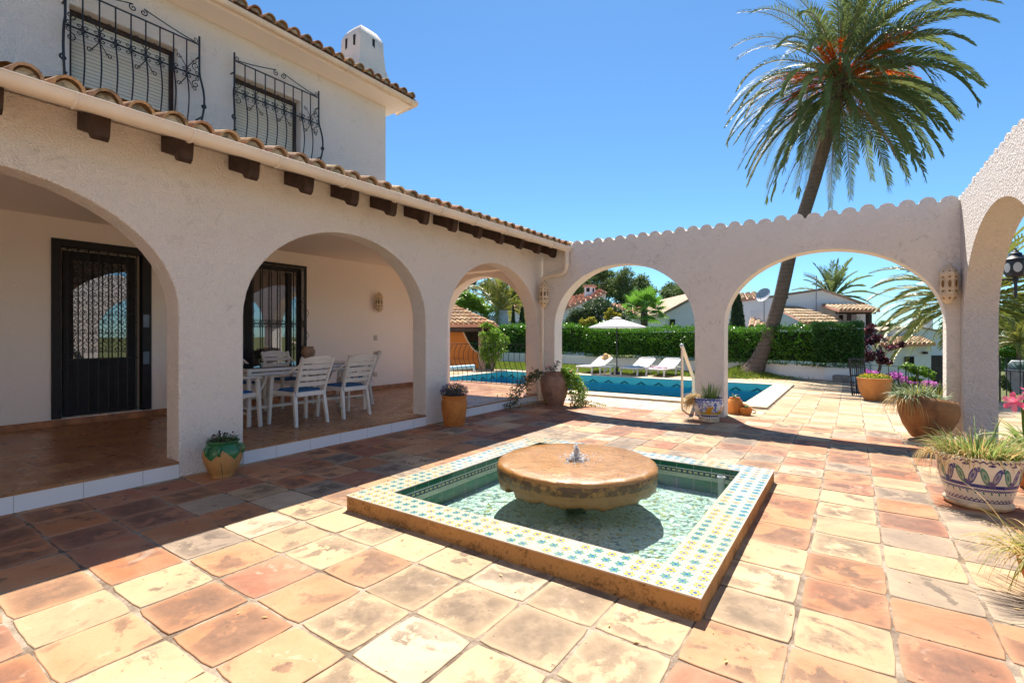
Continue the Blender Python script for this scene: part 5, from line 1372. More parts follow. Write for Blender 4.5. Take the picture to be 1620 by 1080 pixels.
# ------------------------------------------------------------------ palms
def frond(mb, base, az, el, L, droop, n=42, ll=.5, lw=.035, tint=.5, rach=.016, vdroop=.5, rmb=None):
    p = Vector(base); d = Vector((math.cos(az)*math.cos(el), math.sin(az)*math.cos(el), math.sin(el))); st = L/n; pts = [p.copy()]; side = Vector((-math.sin(az), math.cos(az), 0))
    for i in range(n):
        f = i/n
        p = p+d*st; pts.append(p.copy()); dr = droop*(.35+1.3*f)/n
        d = (d+Vector((0, 0, -dr))).normalized()
        up = side.cross(d)*-1 if False else d.cross(side)*-1
        if up.z < 0 and abs(d.z) < .95: up = -up
        if f > .14:
            lf = ll*math.sin(min(1, (f-.10)/.35)*math.pi/2)*(1-.62*max(0, f-.5)/.5)
            for s in (-1, 1):
                a = R(50-22*f); q = (d*math.cos(a)+side*s*math.sin(a)+up*.28+Vector((rnd(-.12, .12), rnd(-.12, .12), rnd(-.1, .1)))).normalized()
                l1 = lf*rnd(.85, 1.1); m1 = p+q*l1*.5; q2 = (q+Vector((0, 0, -vdroop))).normalized(); e1 = m1+q2*l1*.5
                wv = d*lw*.5+up*lw*.25*s
                mb.add([p-wv*.6, p+wv*.6, m1+wv, m1-wv, e1], [(0, 1, 2, 3), (3, 2, 4)], min(1, max(0, tint+rnd(-.2, .2))))
    (rmb or mb).tube(pts[::3]+[pts[-1]], [rach*(1-.8*i/len(pts[::3])) for i in range(len(pts[::3])+1)], 4, tint=.9)
m = Mt('palm_trunk_bark'); co = m.co(); x = m.xyz(co)
n1 = m.noise(co, 7, 6, .7); rg = m.ma('FRACT', m.ma('ADD', m.ma('MULTIPLY', x[2], 7.5), m.ma('MULTIPLY', n1, 1.6)))
c = m.mix(n1, (.26, .19, .14), (.10, .075, .06)); c = m.mix(m.ma('MULTIPLY', m.ma('LESS_THAN', rg, .25), .25), c, (.05, .035, .03))
M['palmbark'] = m.fin(c, .9, m.bump(m.ma('ADD', rg, m.ma('MULTIPLY', n1, 1.2)), .035), .15)
tr = [(1187, 590, .48), (1192, 583, .34), (1200, 570, .25), (1212, 543, .21), (1224, 508, .20), (1236, 465, .195), (1249, 405, .19), (1261, 370, .185), (1276, 325, .185), (1289, 285, .185), (1302, 238, .19), (1314, 195, .20), (1324, 150, .23), (1329, 125, .20)]
TP = [at(bp(a), 15.5, hz(b, 15.5)) for a, b, r_ in tr]; TP[0].z = .0
palm = thing('palm_tree', 'tall leaning date palm with orange flower stalks rising above the arcade', 'palm tree', TP[0])
mb = MB(); mb.tube(TP, [r_*(1+rnd(-.03, .03)) for _, _, r_ in tr], 18); mb.build('trunk', M['palmbark'], palm, smooth=60)
cr = TP[-1]; mb = MB(); rb = MB()
random.seed(21)
nf = 130
for i in range(nf):
    f = i/(nf-1); az = i*2.399963+rnd(-.15, .15)
    el = R(80-122*f**.8+rnd(-7, 7)); L = rnd(3.35, 4.15)*(.85 if f < .08 else 1)*(1-.15*f); dr = 1.0+.95*math.sin(math.pi*min(1, f*1.2))+rnd(-.25, .3)
    if el < .15: dr = 1.35; L = rnd(3.0, 3.8)
    frond(mb, cr+Vector((math.cos(az)*.15, math.sin(az)*.15, .25-.7*f)), az, el, L, dr, 60, .50, .048, .35+.5*random.random(), .022, .45, rb)
mb.build('fronds', M['palmleaf'], palm); rb.build('leaf_ribs', leafmat('palm_rib', (.20, .17, .06), (.30, .24, .10)), palm)
mb = MB()
for i in range(44):
    az = rnd(0, 6.28); el = R(rnd(-12, 40)); L = rnd(1.2, 2.0); base = cr+Vector((math.cos(az)*.2, math.sin(az)*.2, rnd(-.1, .2)))
    p = base; d = Vector((math.cos(az)*math.cos(el), math.sin(az)*math.cos(el), math.sin(el))); pts = [p]
    for k in range(6): p = p+d*L/6; d = (d+Vector((0, 0, -.10))).normalized(); pts.append(p)
    mb.tube(pts, .02, 4, tint=.5)
    for k in range(46):
        s_ = rnd(.45, 1); q = pts[int(s_*6) if s_ < 1 else 5]; mb.blade(q, (d+Vector((rnd(-.6, .6), rnd(-.6, .6), rnd(-.6, .4)))).normalized(), rnd(.3, .6), .018, 1.0, 2, random.random())
mb.build('flower_stalks', M['orange'], palm)
mb = MB()
for i in range(160):       # cut leaf bases under the crown
    az = rnd(0, 6.28); z = rnd(-1.0, .1); d = Vector((math.cos(az), math.sin(az), rnd(.8, 1.6))).normalized(); q = cr+Vector((math.cos(az)*.2-.07*(-z)*1.2, math.sin(az)*.2, z)); mb.bar(q, q+d*rnd(.2, .4), .07, .03)
mb.build('leaf_bases', M['bark'], palm)
mb = MB()
for i in range(5):
    frond(mb, cr+Vector((0, 0, -.5)), rnd(0, 6.28), R(-50), rnd(2.6, 3.2), .8, 30, .35, .03, .5)
mb.build('dry_fronds', M['dryfrond'], palm)
random.seed(5)
# mound of grass at the palm foot
bx, by_ = TP[0].x, TP[0].y; k = 5200; q = np.random.normal(size=(k, 2))*np.array([.55, .38]); h = .30*np.exp(-(q[:, 0]**2/.36+q[:, 1]**2/.2)); P_ = np.stack([bx-.18+q[:, 0], by_+.0+q[:, 1], h+.02], 1)
tag(leafcloud('grass_mound', P_, .14, .02, M['grass'], outward=np.array([[0, -.3, 1.0]]), ob=.55), 'mound of sunlit grass round the foot of the leaning palm', 'grass', kind='stuff')

def small_palm(label, c, nf, L, droop, ll, mat, trunk, tr_r=.2, lw=.05, elr=(80, -30), name='palm_tree'):
    t = thing(name, label, 'palm tree', (c.x, c.y, trunk)); mb = MB(); rb = MB()
    for i in range(nf):
        f = i/(nf-1); frond(mb, c, i*2.399963, R(elr[0]+(elr[1]-elr[0])*f), L*rnd(.85, 1.1), droop, 26, ll, lw, rnd(.3, .8), .03, .3, rb)
    mb.build('fronds', mat, t); rb.build('leaf_ribs', mat, t)
    mb = MB(); mb.tube([(c.x, c.y, trunk), (c.x, c.y, (c.z+trunk)/2), c], tr_r, 10); mb.build('trunk', M['palmbark'], t, smooth=60); return t
small_palm('distant feathery palm standing behind the neighbouring house roof', at(bp(1316), 45, hz(470, 45)), 34, 3.3, .8, .8, M['palmleaf'], -2, .25, .12, (85, -20))
small_palm('yellow green palm with arching fronds behind the corner pier', at(bp(1535), 21, hz(478, 21)), 74, 4.0, 1.3, .7, M['palmleaf2'], -2.5, .2, .09, (70, -25))
small_palm('yellow green palm behind the lattice wall, seen through the porch', at(bp(792), 29, hz(492, 29)), 34, 3.0, 1.8, .7, M['palmleaf2'], -.4, .2, .09, (85, 10))
small_palm('young palm beyond the railing at the right edge', at(bp(1612), 17, hz(541, 17)), 18, 1.0, 1.6, .3, M['palmleaf2'], -.4, .06, .04, (80, -10))
# fan palm
c_ = at(bp(1019), 28, hz(492, 28)); fp = thing('fan_palm', 'bright green fan palm behind the hedge right of the parasol', 'palm tree', (c_.x, c_.y, -.4))
mb = MB()
for i in range(34):
    az = i*2.4; el = R(85-110*(i/33)); L = rnd(.7, 1.15); d = Vector((math.cos(az)*math.cos(el), math.sin(az)*math.cos(el), math.sin(el))); hp = c_+d*L; mb.tube([c_, hp], .02, 4, tint=.8)
    side = d.cross(Vector((0, 0, 1))).normalized() if abs(d.z) < .98 else Vector((1, 0, 0)); up = side.cross(d)
    for k in range(17):
        a = R(-100+200*k/16); q = (d*math.cos(a)+side*math.sin(a)+Vector((0, 0, -.1-.25*abs(math.sin(a))))).normalized(); e_ = hp+q*.55+Vector((0, 0, -.05)); w_ = q.cross(up).normalized()*.045
        mb.add([hp, hp+q*.3+w_, e_, hp+q*.3-w_], [(0, 1, 2, 3)], rnd(.1, .9)); mb.add([e_, e_+q*.12+Vector((0, 0, -.16)), e_+w_*.5], [(0, 1, 2)], .4)
mb.build('fan_leaves', M['fanleaf'], fp); mb = MB(); mb.tube([(c_.x, c_.y, -.4), c_], .20, 10); mb.build('trunk', M['bark'], fp, smooth=60)

# ------------------------------------------------------------------ trees and shrubs
def tree(name, label, cat, base, clumps, n, L, w, mat, trunk=True, group=None, tr=.12, shell=.15, sub=11, ob=.25, fl=None):
    t = thing(name, label, cat, base, group); C = []; O = []
    tot = sum(c[3]**2 for c in clumps)
    for c in clumps:
        k = max(20, int(n*c[3]**2/tot)); r_ = np.array([c[3], c[3], c[4] if len(c) > 4 else c[3]*.8])
        for _ in range(sub):
            dd = np.random.normal(size=3); dd /= np.linalg.norm(dd); cc = np.array(c[:3])+dd*r_*np.random.uniform(.35, .85)
            P_, D_ = ball_pts(k//sub, cc, r_*np.random.uniform(.22, .55)*np.random.uniform(.8, 1.25, 3), shell)
            P_ = P_+np.random.normal(size=P_.shape)*np.array(r_)*.07; C.append(P_); O.append(D_)
    if trunk:
        mb = MB(); top = max(c[2] for c in clumps); B = Vector(base); cm = Vector((sum(c[0] for c in clumps)/len(clumps), sum(c[1] for c in clumps)/len(clumps), top-.6*(top-B.z)*.5))
        md = B+(cm-B)*.5+Vector((rnd(-.1, .1), 0, 0)); mb.tube([B, md, cm], [tr*1.3, tr, tr*.7], 8); mb.build('trunk', M['bark'], t, smooth=60)
        mb = MB()
        for c in clumps: e_ = Vector(c[:3]); s_ = md+(cm-md)*rnd(.1, .9); mb.tube([s_, s_+(e_-s_)*.5+Vector((0, 0, -.15*(e_-s_).length)), e_], [tr*.5, tr*.35, tr*.15], 6)
        mb.build('limbs', M['bark'], t, smooth=60)
    leafcloud('crown', np.concatenate(C), L, w, mat, t, np.concatenate(O), ob)
    if fl:
        A_ = np.concatenate(C); i = np.random.choice(len(A_), fl[1]); leafcloud('flowers', A_[i]+np.random.normal(size=(fl[1], 3))*fl[3], fl[2], fl[2]*.8, fl[0], t)
    return t
def pc(px, py, d, r, rz=None, dd=0):   # crown clump centred on an image pixel at a guessed depth
    p = at(bp(px), d+dd, hz(py, d+dd)); return (p.x, p.y, p.z, r/780*d, (rz or r*.8)/780*d)
pinesets = [
 (903, 62, [(893, 470, 20, 15), (905, 452, 20, 14), (925, 466, 20, 18), (918, 448, 14, 10)], 'pine with a broken crown above the pink roofed house'),
 (952, 62, [(942, 448, 18, 14), (950, 436, 14, 10), (960, 462, 18, 16), (968, 452, 14, 12)], 'pine rising directly over the house chimney'),
 (990, 60, [(985, 436, 15, 12), (992, 450, 20, 16), (978, 462, 18, 15), (1003, 464, 20, 16), (990, 476, 22, 14)], 'tallest pine in the middle of the left arch'),
 (1020, 60, [(1014, 450, 16, 12), (1024, 462, 14, 12), (1010, 478, 22, 14), (1026, 478, 16, 12)], 'pine sloping down to the gap in the trees'),
 (1066, 58, [(1058, 466, 16, 13), (1068, 456, 14, 9), (1080, 468, 16, 13), (1060, 484, 18, 12), (1084, 484, 14, 12)], 'rounded pine above the plain white gable'),
 (1096, 58, [(1092, 464, 12, 12), (1100, 474, 12, 12), (1094, 484, 14, 10)], 'pine partly cut off by the middle pier'),
 (735, 55, [(722, 458, 18, 12), (740, 448, 16, 12), (730, 476, 20, 10), (712, 478, 14, 10)], 'sparse pine with bare trunks seen through the porch'),
 (800, 55, [(775, 455, 18, 14), (800, 470, 22, 16), (822, 476, 18, 14), (832, 455, 20, 16)], 'dark pine behind the yellow palm in the porch view'),
 (1600, 46, [(1592, 492, 16, 12), (1610, 482, 18, 12), (1622, 500, 18, 14), (1588, 516, 14, 12), (1606, 515, 16, 10)], 'pine mass beyond the railing in the right arch'),
 (1395, 70, [(1385, 520, 12, 6), (1400, 516, 12, 6), (1370, 522, 10, 5)], 'small far pine between the terrace roof and the palm')]
for px, d, cl, lb in pinesets:
    b = at(bp(px), d, -.5 if px < 1200 else -2.5); tree('pine_tree', lb, 'pine', b, [pc(a, y, d, r_*1.3, z_*1.3, rnd(-2, 2)) for a, y, r_, z_ in cl], 12000, .34, .10, M['pine'], group='pines behind the neighbouring houses', tr=.35, shell=.1, sub=16)
tree('shrub_tree', 'bright yellow green bush above the white lattice wall', 'tree', at(bp(738), 26, -.4), [pc(715, 483, 26, 16), pc(735, 478, 26, 20), pc(757, 484, 26, 17), pc(770, 492, 26, 12)], 9000, .16, .07, M['brightleaf'], tr=.1)
tree('shrub_tree', 'dark glossy round tree in front of the pink roofed house', 'tree', at(bp(945), 24, -.4), [pc(942, 488, 24, 26, 20), pc(922, 500, 24, 20), pc(966, 500, 24, 22), pc(908, 508, 24, 14), pc(980, 510, 24, 14), pc(945, 510, 24, 26)], 15000, .13, .05, M['darkleaf'], tr=.12, shell=.5)
tree('conifer_shrub', 'yellow green feathery conifer sprigs behind the parasol', 'shrub', at(bp(955), 21.5, .0), [pc(925, 510, 21.5, 9, 5), pc(935, 506, 21.5, 8, 5), pc(962, 500, 21.5, 7, 8), pc(966, 492, 21.5, 5, 7), pc(975, 498, 21.5, 7, 5), pc(955, 516, 21.5, 16, 6), pc(980, 520, 21.5, 18, 7), pc(940, 520, 21.5, 14, 5)], 7000, .14, .035, M['yellowleaf'], tr=.05)
# cypress cone
def cypress(label, px, d, top, bot, w, n=9000):
    z1, z0 = hz(top, d), -.4; k = n; f = np.random.rand(k)**.8; c_ = at(bp(px), d, 0); r_ = w/780*d*(1-f)**.55*np.minimum(1, f*8+.35); a = np.random.uniform(0, 6.283, k); rr = r_*np.random.uniform(.7, 1.05, k)*(1+.10*np.sin(a*5+f*9))
    P_ = np.stack([c_.x+rr*np.cos(a), c_.y+rr*np.sin(a), z0+(z1-z0)*f], 1); t = thing('cypress', label, 'cypress', (c_.x, c_.y, z0)); leafcloud('foliage', P_, .16, .05, M['darkleaf'], t, np.array([[0, 0, 1.0]]), .5)
    mb = MB(); mb.lathe([(.05, z0), (w/780*d*.55, z0+.3*(z1-z0)), (w/780*d*.3, z0+.7*(z1-z0)), (.02, z1-.1)], (c_.x, c_.y, 0), 12); mb.build('trunk', M['core'], t, smooth=60)
cypress('dark green cypress just right of the middle pier', 1166, 24, 461, 520, 17)
cypress('slim dark cypress left of the jamb in the porch view', 826, 27, 486, 520, 9, 4000); cypress('narrow dark cypress beside the pink roof in the porch view', 812, 27, 484, 520, 5, 3000)
tree('flowering_shrub', 'green shrub dotted with pink flowers beside the poolside shelter post', 'shrub', at(bp(779), 18, 0), [pc(776, 530, 18, 17, 12), pc(785, 543, 18, 20, 16), pc(797, 538, 18, 13, 11), pc(779, 562, 18, 18, 16), pc(772, 515, 18, 12, 7), pc(770, 548, 18, 14, 14)], 9000, .09, .045, M['brightleaf'], tr=.05, fl=(M['lightpink'], 160, .06, .05))
tree('purple_leaf_tree', 'dark red leaved bougainvillea tree beside the oleander hedge', 'tree', at(bp(1384), 17, -.5), [pc(1378, 520, 17, 12, 10), pc(1390, 540, 17, 15, 12), pc(1380, 565, 17, 18, 16), pc(1408, 552, 17, 14, 7), pc(1426, 545, 17, 9, 5), pc(1370, 542, 17, 10, 10), pc(1400, 570, 17, 14, 8)], 4200, .10, .055, M['redleaf'], tr=.05, sub=6, fl=(M['pink'], 240, .06, .05))
tree('bougainvillea', 'magenta bougainvillea hanging behind the iron railing', 'shrub', at(bp(1425), 16, -.5), [pc(1416, 593, 16, 14, 7), pc(1434, 600, 16, 12, 6), pc(1378, 588, 16, 12, 5), pc(1470, 606, 16, 14, 6), pc(1400, 598, 16, 14, 7)], 900, .08, .05, M['magenta'], trunk=True, shell=0, tr=.03, ob=.1)
tree('garden_bush', 'yellow green bush behind the railing below the low house window', 'shrub', at(bp(1450), 17.5, -.8), [pc(1436, 580, 17.5, 9, 8), pc(1452, 586, 17.5, 13, 8), pc(1470, 592, 17.5, 12, 8), pc(1445, 604, 17.5, 20, 9)], 4500, .10, .05, M['brightleaf'], tr=.04)
tree('garden_bush', 'dark low bushes along the slope beyond the iron railing', 'shrub', at(bp(1420), 19, -1.2), [pc(1395, 606, 18, 20, 10), pc(1430, 615, 18, 22, 10), pc(1475, 618, 18, 22, 10)], 5000, .12, .05, M['darkleaf'], trunk=False)
tree('garden_hedge', 'bright green clipped hedge beyond the railing in the right arch', 'hedge', at(bp(1605), 22, -1.2), [pc(1590, 558, 22, 14, 12), pc(1610, 556, 22, 14, 12), pc(1632, 556, 22, 14, 12), pc(1600, 575, 22, 20, 12)], 7000, .10, .05, M['hedge'], trunk=False)
tree('garden_bush', 'tangle of brown and green undergrowth low beyond the right arch', 'shrub', at(bp(1600), 19, -.8), [pc(1588, 605, 18, 12, 12), pc(1606, 610, 18, 14, 14), pc(1626, 610, 18, 14, 12), pc(1590, 540, 30, 14, 10), pc(1612, 536, 30, 16, 10)], 6000, .13, .05, M['pine'], trunk=False)

# ------------------------------------------------------------------ neighbouring houses
def prism(mb, pts, vec):
    n = len(pts); v = [Vector(p) for p in pts]; mb.add(v+[p+Vector(vec) for p in v], [tuple(range(n)), tuple(range(n, 2*n))]+[(i, (i+1) % n, n+(i+1) % n, n+i) for i in range(n)])
def A2(px, py, d): return at(bp(px), d, hz(py, d))
def hwall(par, pts, depth, mat=None, name='wall', d=None):
    mb = MB(); v = at(0, 1, 0)-at(0, 0, 0); v.z = 0; prism(mb, pts, v*depth); return mb.build(name, mat or M['farwall'], par, recalc=True)
def roofslab(par, q, name='roof', tiles=True, sp=.26, mat=None, cols=None):
    """q: lower-left, lower-right, upper-right, upper-left corners"""
    q = [Vector(p) for p in q]; mb = MB(); n = (q[1]-q[0]).cross(q[3]-q[0]).normalized(); n = n if n.z > 0 else -n
    mb2 = MB(); prism(mb2, q, -n*.12); r_ = mb2.build(name, mat or M['roofpink'], par, recalc=True)
    if tiles:
        W_ = (q[1]-q[0]).length; k = max(2, int(W_/sp))
        for i in range(k):
            f = (i+.5)/k; a = q[0]+(q[1]-q[0])*f; b = q[3]+(q[2]-q[3])*f; L_ = (b-a).length; ax = (q[1]-q[0]).normalized(); m_ = max(1, int(L_/.55))
            for j in range(m_):
                s0, s1 = a+(b-a)*(j/m_), a+(b-a)*((j+1.08)/m_); w0 = W_/k*.42; w1 = max(.02, w0*.85*((q[2]-q[3]).length/W_)**.5); ti = shade(random.choice(cols or ROOFC), .75, 1.3); vs = []
                for (p, ww, lf) in ((s0, w0, .03), (s1, w1, .0)):
                    for t_ in range(6): an_ = math.pi*t_/5; vs.append(p+ax*(-math.cos(an_)*ww)+n*(math.sin(an_)*ww*.8+lf))
                mb.add(vs, [(t_, t_+1, 7+t_, 6+t_) for t_ in range(5)]+[(0, 1, 2, 3, 4, 5)], ti)
        mb.build('tiles', M['roof'], r_)
    return r_
PK = [(.62, .34, .22), (.66, .40, .27), (.58, .30, .20)]; TN = [(.46, .33, .20), (.52, .40, .26), (.40, .27, .16)]
# left house with pink roof
d = 38; hs = thing('neighbour_house', 'white house with a sloping pink tiled roof and small chimney under the pines', 'house', at(bp(925), d, -.4))
hwall(hs, [A2(880, 496, d), A2(880, 600, d), A2(958.5, 600, d), A2(958.5, 464, d)], 9)
roofslab(hs, [A2(878, 494, d-.3), A2(959.5, 461.5, d-.3), A2(950, 458.5, d+8), A2(893, 473, d+8)], cols=PK, sp=.42, mat=M['roofpink'])
mb = MB(); c_ = A2(933, 463, d+3); mb.box(c_.x-.33, c_.x+.33, c_.y-.33, c_.y+.33, c_.z-.8, c_.z+.45); hc = mb.build('chimney', M['farwall'], hs)
mb = MB(); mb.box(c_.x-.42, c_.x+.42, c_.y-.42, c_.y+.42, c_.z+.45, c_.z+.62); mb.build('chimney_cap', M['roofpink'], hc)
mb = MB(); mb.box(c_.x+.331, c_.x+.338, c_.y-.15, c_.y+.15, c_.z+.05, c_.z+.38); mb.box(c_.x-.15, c_.x+.15, c_.y-.338, c_.y-.331, c_.z+.05, c_.z+.38); mb.build('chimney_vent', M['black'], hc)
d = 46; hs = thing('neighbour_house', 'far low house of which only a pink roof shows left of the fan palm', 'house', at(bp(1000), d, -.4))
hwall(hs, [A2(968, 492, d), A2(968, 600, d), A2(1045, 600, d), A2(1045, 498, d)], 6)
roofslab(hs, [A2(966, 494, d-.3), A2(1048, 500, d-.3), A2(1040, 492, d+6), A2(968, 480.5, d+6)], cols=PK, sp=.5)
d = 40; hs = thing('neighbour_house', 'pink roofed house behind the slim cypresses in the porch view', 'house', at(bp(815), d, -.4))
hwall(hs, [A2(788, 500, d), A2(788, 600, d), A2(850, 600, d), A2(850, 482, d)], 6)
roofslab(hs, [A2(785, 498, d-.3), A2(852, 480, d-.3), A2(850, 470, d+7), A2(786, 489, d+7)], cols=PK, sp=.5)
# plain gable house
d = 30; hs = thing('neighbour_house', 'plain white gabled house wall with one small dark window left of the middle pier', 'house', at(bp(1080), d, -.4))
hwall(hs, [A2(1053, 496, d), A2(1053, 600, d), A2(1150, 600, d), A2(1150, 478, d), A2(1118, 462, d)], 8)
mb = MB(); v = at(0, 1, 0)-at(0, 0, 0)
for a, b in (((1047, 498.5), (1118, 460)), ((1118, 460), (1152, 478))): prism(mb, [A2(a[0], a[1], d-.3), A2(b[0], b[1], d-.3), A2(b[0], b[1]-3.2, d-.3), A2(a[0], a[1]-3.2, d-.3)], v*9)
mb.build('roof', plain('tan_clay_tile', (.48, .33, .22), .85, .2, 3), hs, recalc=True)
def win(par, x0, x1, y0, y1, d, white=False):
    mb = MB(); prism(mb, [A2(x0, y0, d-.03), A2(x1, y0, d-.03), A2(x1, y1, d-.03), A2(x0, y1, d-.03)], v*.02); w_ = mb.build('window', M['black'], par)
    mb = MB(); t_ = .8
    for q in ((x0, x0+t_, y0, y1), (x1-t_, x1, y0, y1), ((x0+x1)/2-.4, (x0+x1)/2+.4, y0, y1)): prism(mb, [A2(q[0], q[2], d-.08), A2(q[1], q[2], d-.08), A2(q[1], q[3], d-.08), A2(q[0], q[3], d-.08)], v*.05)
    mb.build('frame', M['wood'], w_); return w_
win(hs, 1060, 1068, 505, 520, d)
# house with the dish and the terrace roof
d = 32; hs = thing('neighbour_house', 'white house with stepped tan tiled roofs and a covered terrace behind the palm trunk', 'house', at(bp(1270), d, -.4))
hwall(hs, [A2(1150, 476, d+2), A2(1150, 600, d+2), A2(1247, 600, d+2), A2(1247, 466, d+2), A2(1200, 472, d+2)], 5)
roofslab(hs, [A2(1150, 478, d+1.8), A2(1204, 470, d+1.8), A2(1196, 463, d+5), A2(1150, 467, d+5)], cols=TN, sp=.4)
hwall(hs, [A2(1235, 468.5, d), A2(1235, 600, d), A2(1301, 600, d), A2(1301, 459, d)], 6)
hwall(hs, [A2(1301, 459, d), A2(1301, 600, d), A2(1372, 600, d), A2(1372, 484, d)], 5)
mb = MB()
for a, b, w_ in (((1233, 467.5), (1301, 458), 2.2), ((1300.5, 458), (1374, 483), 2.4)): prism(mb, [A2(*a, d-.15), A2(*b, d-.15), A2(b[0], b[1]-w_, d-.15), A2(a[0], a[1]-w_, d-.15)], v*6.3)
mb.build('roof_edge', plain('tan_ridge_tile', (.44, .32, .22), .85, .25, 4), hs, recalc=True)
roofslab(hs, [A2(1272, 511, d-3.5), A2(1345, 510.5, d-3.2), A2(1263, 485.5, d-.05), A2(1226, 484, d-.05)], name='lean_to_roof', cols=TN, sp=.24)
hwall(hs, [A2(1224, 487, d-3), A2(1224, 600, d-3), A2(1340, 600, d-3), A2(1340, 512.5, d-3), A2(1273, 512.5, d-3)], 2.8)
roofslab(hs, [A2(1184, 516, d-2.8), A2(1222, 516, d-2.8), A2(1226, 503, d-.2), A2(1187, 503, d-.2)], name='low_roof', cols=TN, sp=.3)
roofslab(hs, [A2(1328, 490.5, d-3.6), A2(1393, 490.5, d-3.3), A2(1372, 482.5, d-.05), A2(1300, 481.5, d-.05)], name='terrace_roof', cols=TN, sp=.24)
mb = MB()
prism(mb, [A2(1326, 491.5, d-3.2), A2(1386, 491.5, d-3.2), A2(1386, 496.5, d-3.2), A2(1326, 496.5, d-3.2)], v*.25); prism(mb, [A2(1374, 492, d-3.1), A2(1379.5, 492, d-3.1), A2(1379.5, 560, d-3.1), A2(1374, 560, d-3.1)], v*.25); prism(mb, [A2(1343, 492, d-2.9), A2(1347, 492, d-2.9), A2(1347, 560, d-2.9), A2(1343, 560, d-2.9)], v*.2)
mb.build('terrace_beams', M['wood'], hs)
for q in ((1328, 1334, 498, 540), (1349, 1356, 496, 540)): win(hs, *q, d)
hwall(hs, [A2(1355, 497, d-.6), A2(1355, 600, d-.6), A2(1368, 600, d-.6), A2(1368, 497, d-.6)], .5)
mb = MB(); prism(mb, [A2(1238, 470, d-.35), A2(1247, 469, d-.35), A2(1247, 472, d-.35), A2(1238, 473, d-.35)], v*.3); mb.build('gutter_end', M['wood'], hs)
# antenna, dish
M['metal'] = plain('galvanised_metal', (.35, .35, .36), .45, .1, 8, metal=.7)
p = A2(1291.5, 497, d-.3); t = thing('tv_antenna', 'thin metal television aerial standing beside the gable of the neighbouring house', 'antenna', p)
q = A2(1291.5, 436, d-.3); mb = MB(); mb.tube([p, q], .035, 6); mb.box(p.x-.25, p.x+.25, p.y-.25, p.y+.25, p.z-.3, p.z+.05); mb.build('mast', M['metal'], t)
mb = MB(); a = A2(1272, 434, d-.6); b = A2(1291, 438, d-.3); mb.tube([a, b], .02, 5)
for k in range(8): c_ = a+(b-a)*k/8; mb.tube([c_+Vector((.0, 0, -.16)), c_+Vector((.0, 0, .16))], .012, 4)
a = A2(1284, 442, d-.3); b = A2(1296, 440, d-.3); mb.tube([a, b], .02, 5); mb.build('aerial', M['metal'], t)
d2 = 27; c_ = at(bp(1208), d2, hz(467, d2)); t = thing('satellite_dish', 'large round grey satellite dish on a pole behind the hedge', 'satellite dish', (c_.x, c_.y, .8))
rot = Vector((-.45, -1, .55)).normalized().to_track_quat('Z', 'Y').to_matrix()
mb = MB(); mb.lathe([(.001, 0), (.15, .006), (.3, .03), (.40, .065), (.41, .07), (.405, .06), (.3, .015), (.001, -.015)], c_, 36, tilt=rot); mb.build('dish', plain('grey_dish', (.46, .46, .47), .5, .05, 3), t, smooth=50)
mb = MB(); mb.tube([(c_.x+.02, c_.y+.05, .8), (c_.x+.02, c_.y+.05, c_.z)], .025, 8); mb.tube([c_+rot @ Vector((0, -.4, .05)), c_+rot @ Vector((0, -.05, .45))], .012, 6); mb.build('pole', M['metal'], t, smooth=50)
# low house on the right
d = 30; hs = thing('neighbour_house', 'low white house down the slope with a tan tiled lean-to roof and dark window', 'house', at(bp(1450), d, -2.2))
hwall(hs, [A2(1398, 525, d), A2(1398, 640, d), A2(1520, 640, d), A2(1520, 530, d), A2(1452, 518.5, d), A2(1412, 521, d)], 6)
mb = MB(); prism(mb, [A2(1398, 524.5, d-.12), A2(1412, 520.5, d-.12), A2(1452, 518, d-.12), A2(1452, 516, d-.12), A2(1412, 518.5, d-.12), A2(1398, 522, d-.12)], v*6.2); prism(mb, [A2(1452, 518, d-.12), A2(1521, 529.5, d-.12), A2(1521, 527.5, d-.12), A2(1452, 516, d-.12)], v*6.2); mb.build('roof_edge', plain('tan_coping_tile', (.44, .33, .24), .85, .25, 4), hs, recalc=True)
hwall(hs, [A2(1465, 503, d+3), A2(1465, 540, d+3), A2(1476, 540, d+3), A2(1476, 503, d+3)], 1.2, name='chimney')
hwall(hs, [A2(1380, 545, d-2.6), A2(1380, 640, d-2.6), A2(1473, 640, d-2.6), A2(1473, 545, d-2.6)], 2.5, name='front_wall')
roofslab(hs, [A2(1384, 545, d-3), A2(1481, 543.5, d-3), A2(1455, 532, d-.05), A2(1392, 533, d-.05)], name='lean_to_roof', cols=TN, sp=.24)
win(hs, 1432, 1446, 564, 582, d-2.62)
mb = MB(); prism(mb, [A2(1446.5, 563.5, d-2.7), A2(1453, 563.5, d-2.7), A2(1453, 582, d-2.7), A2(1446.5, 582, d-2.7)], v*.08); mb.build('open_shutter', M['farwall'], hs)
mb = MB(); prism(mb, [A2(1474, 562, d-.04), A2(1492, 562, d-.04), A2(1492, 640, d-.04), A2(1474, 640, d-.04)], v*.03); mb.build('door', M['wood'], hs)
mb = MB(); prism(mb, [A2(1464, 556, d-2.85), A2(1468, 556, d-2.85), A2(1468, 560, d-2.85), A2(1464, 560, d-2.85)], v*.2); mb.build('outside_lamp', M['wood'], hs)

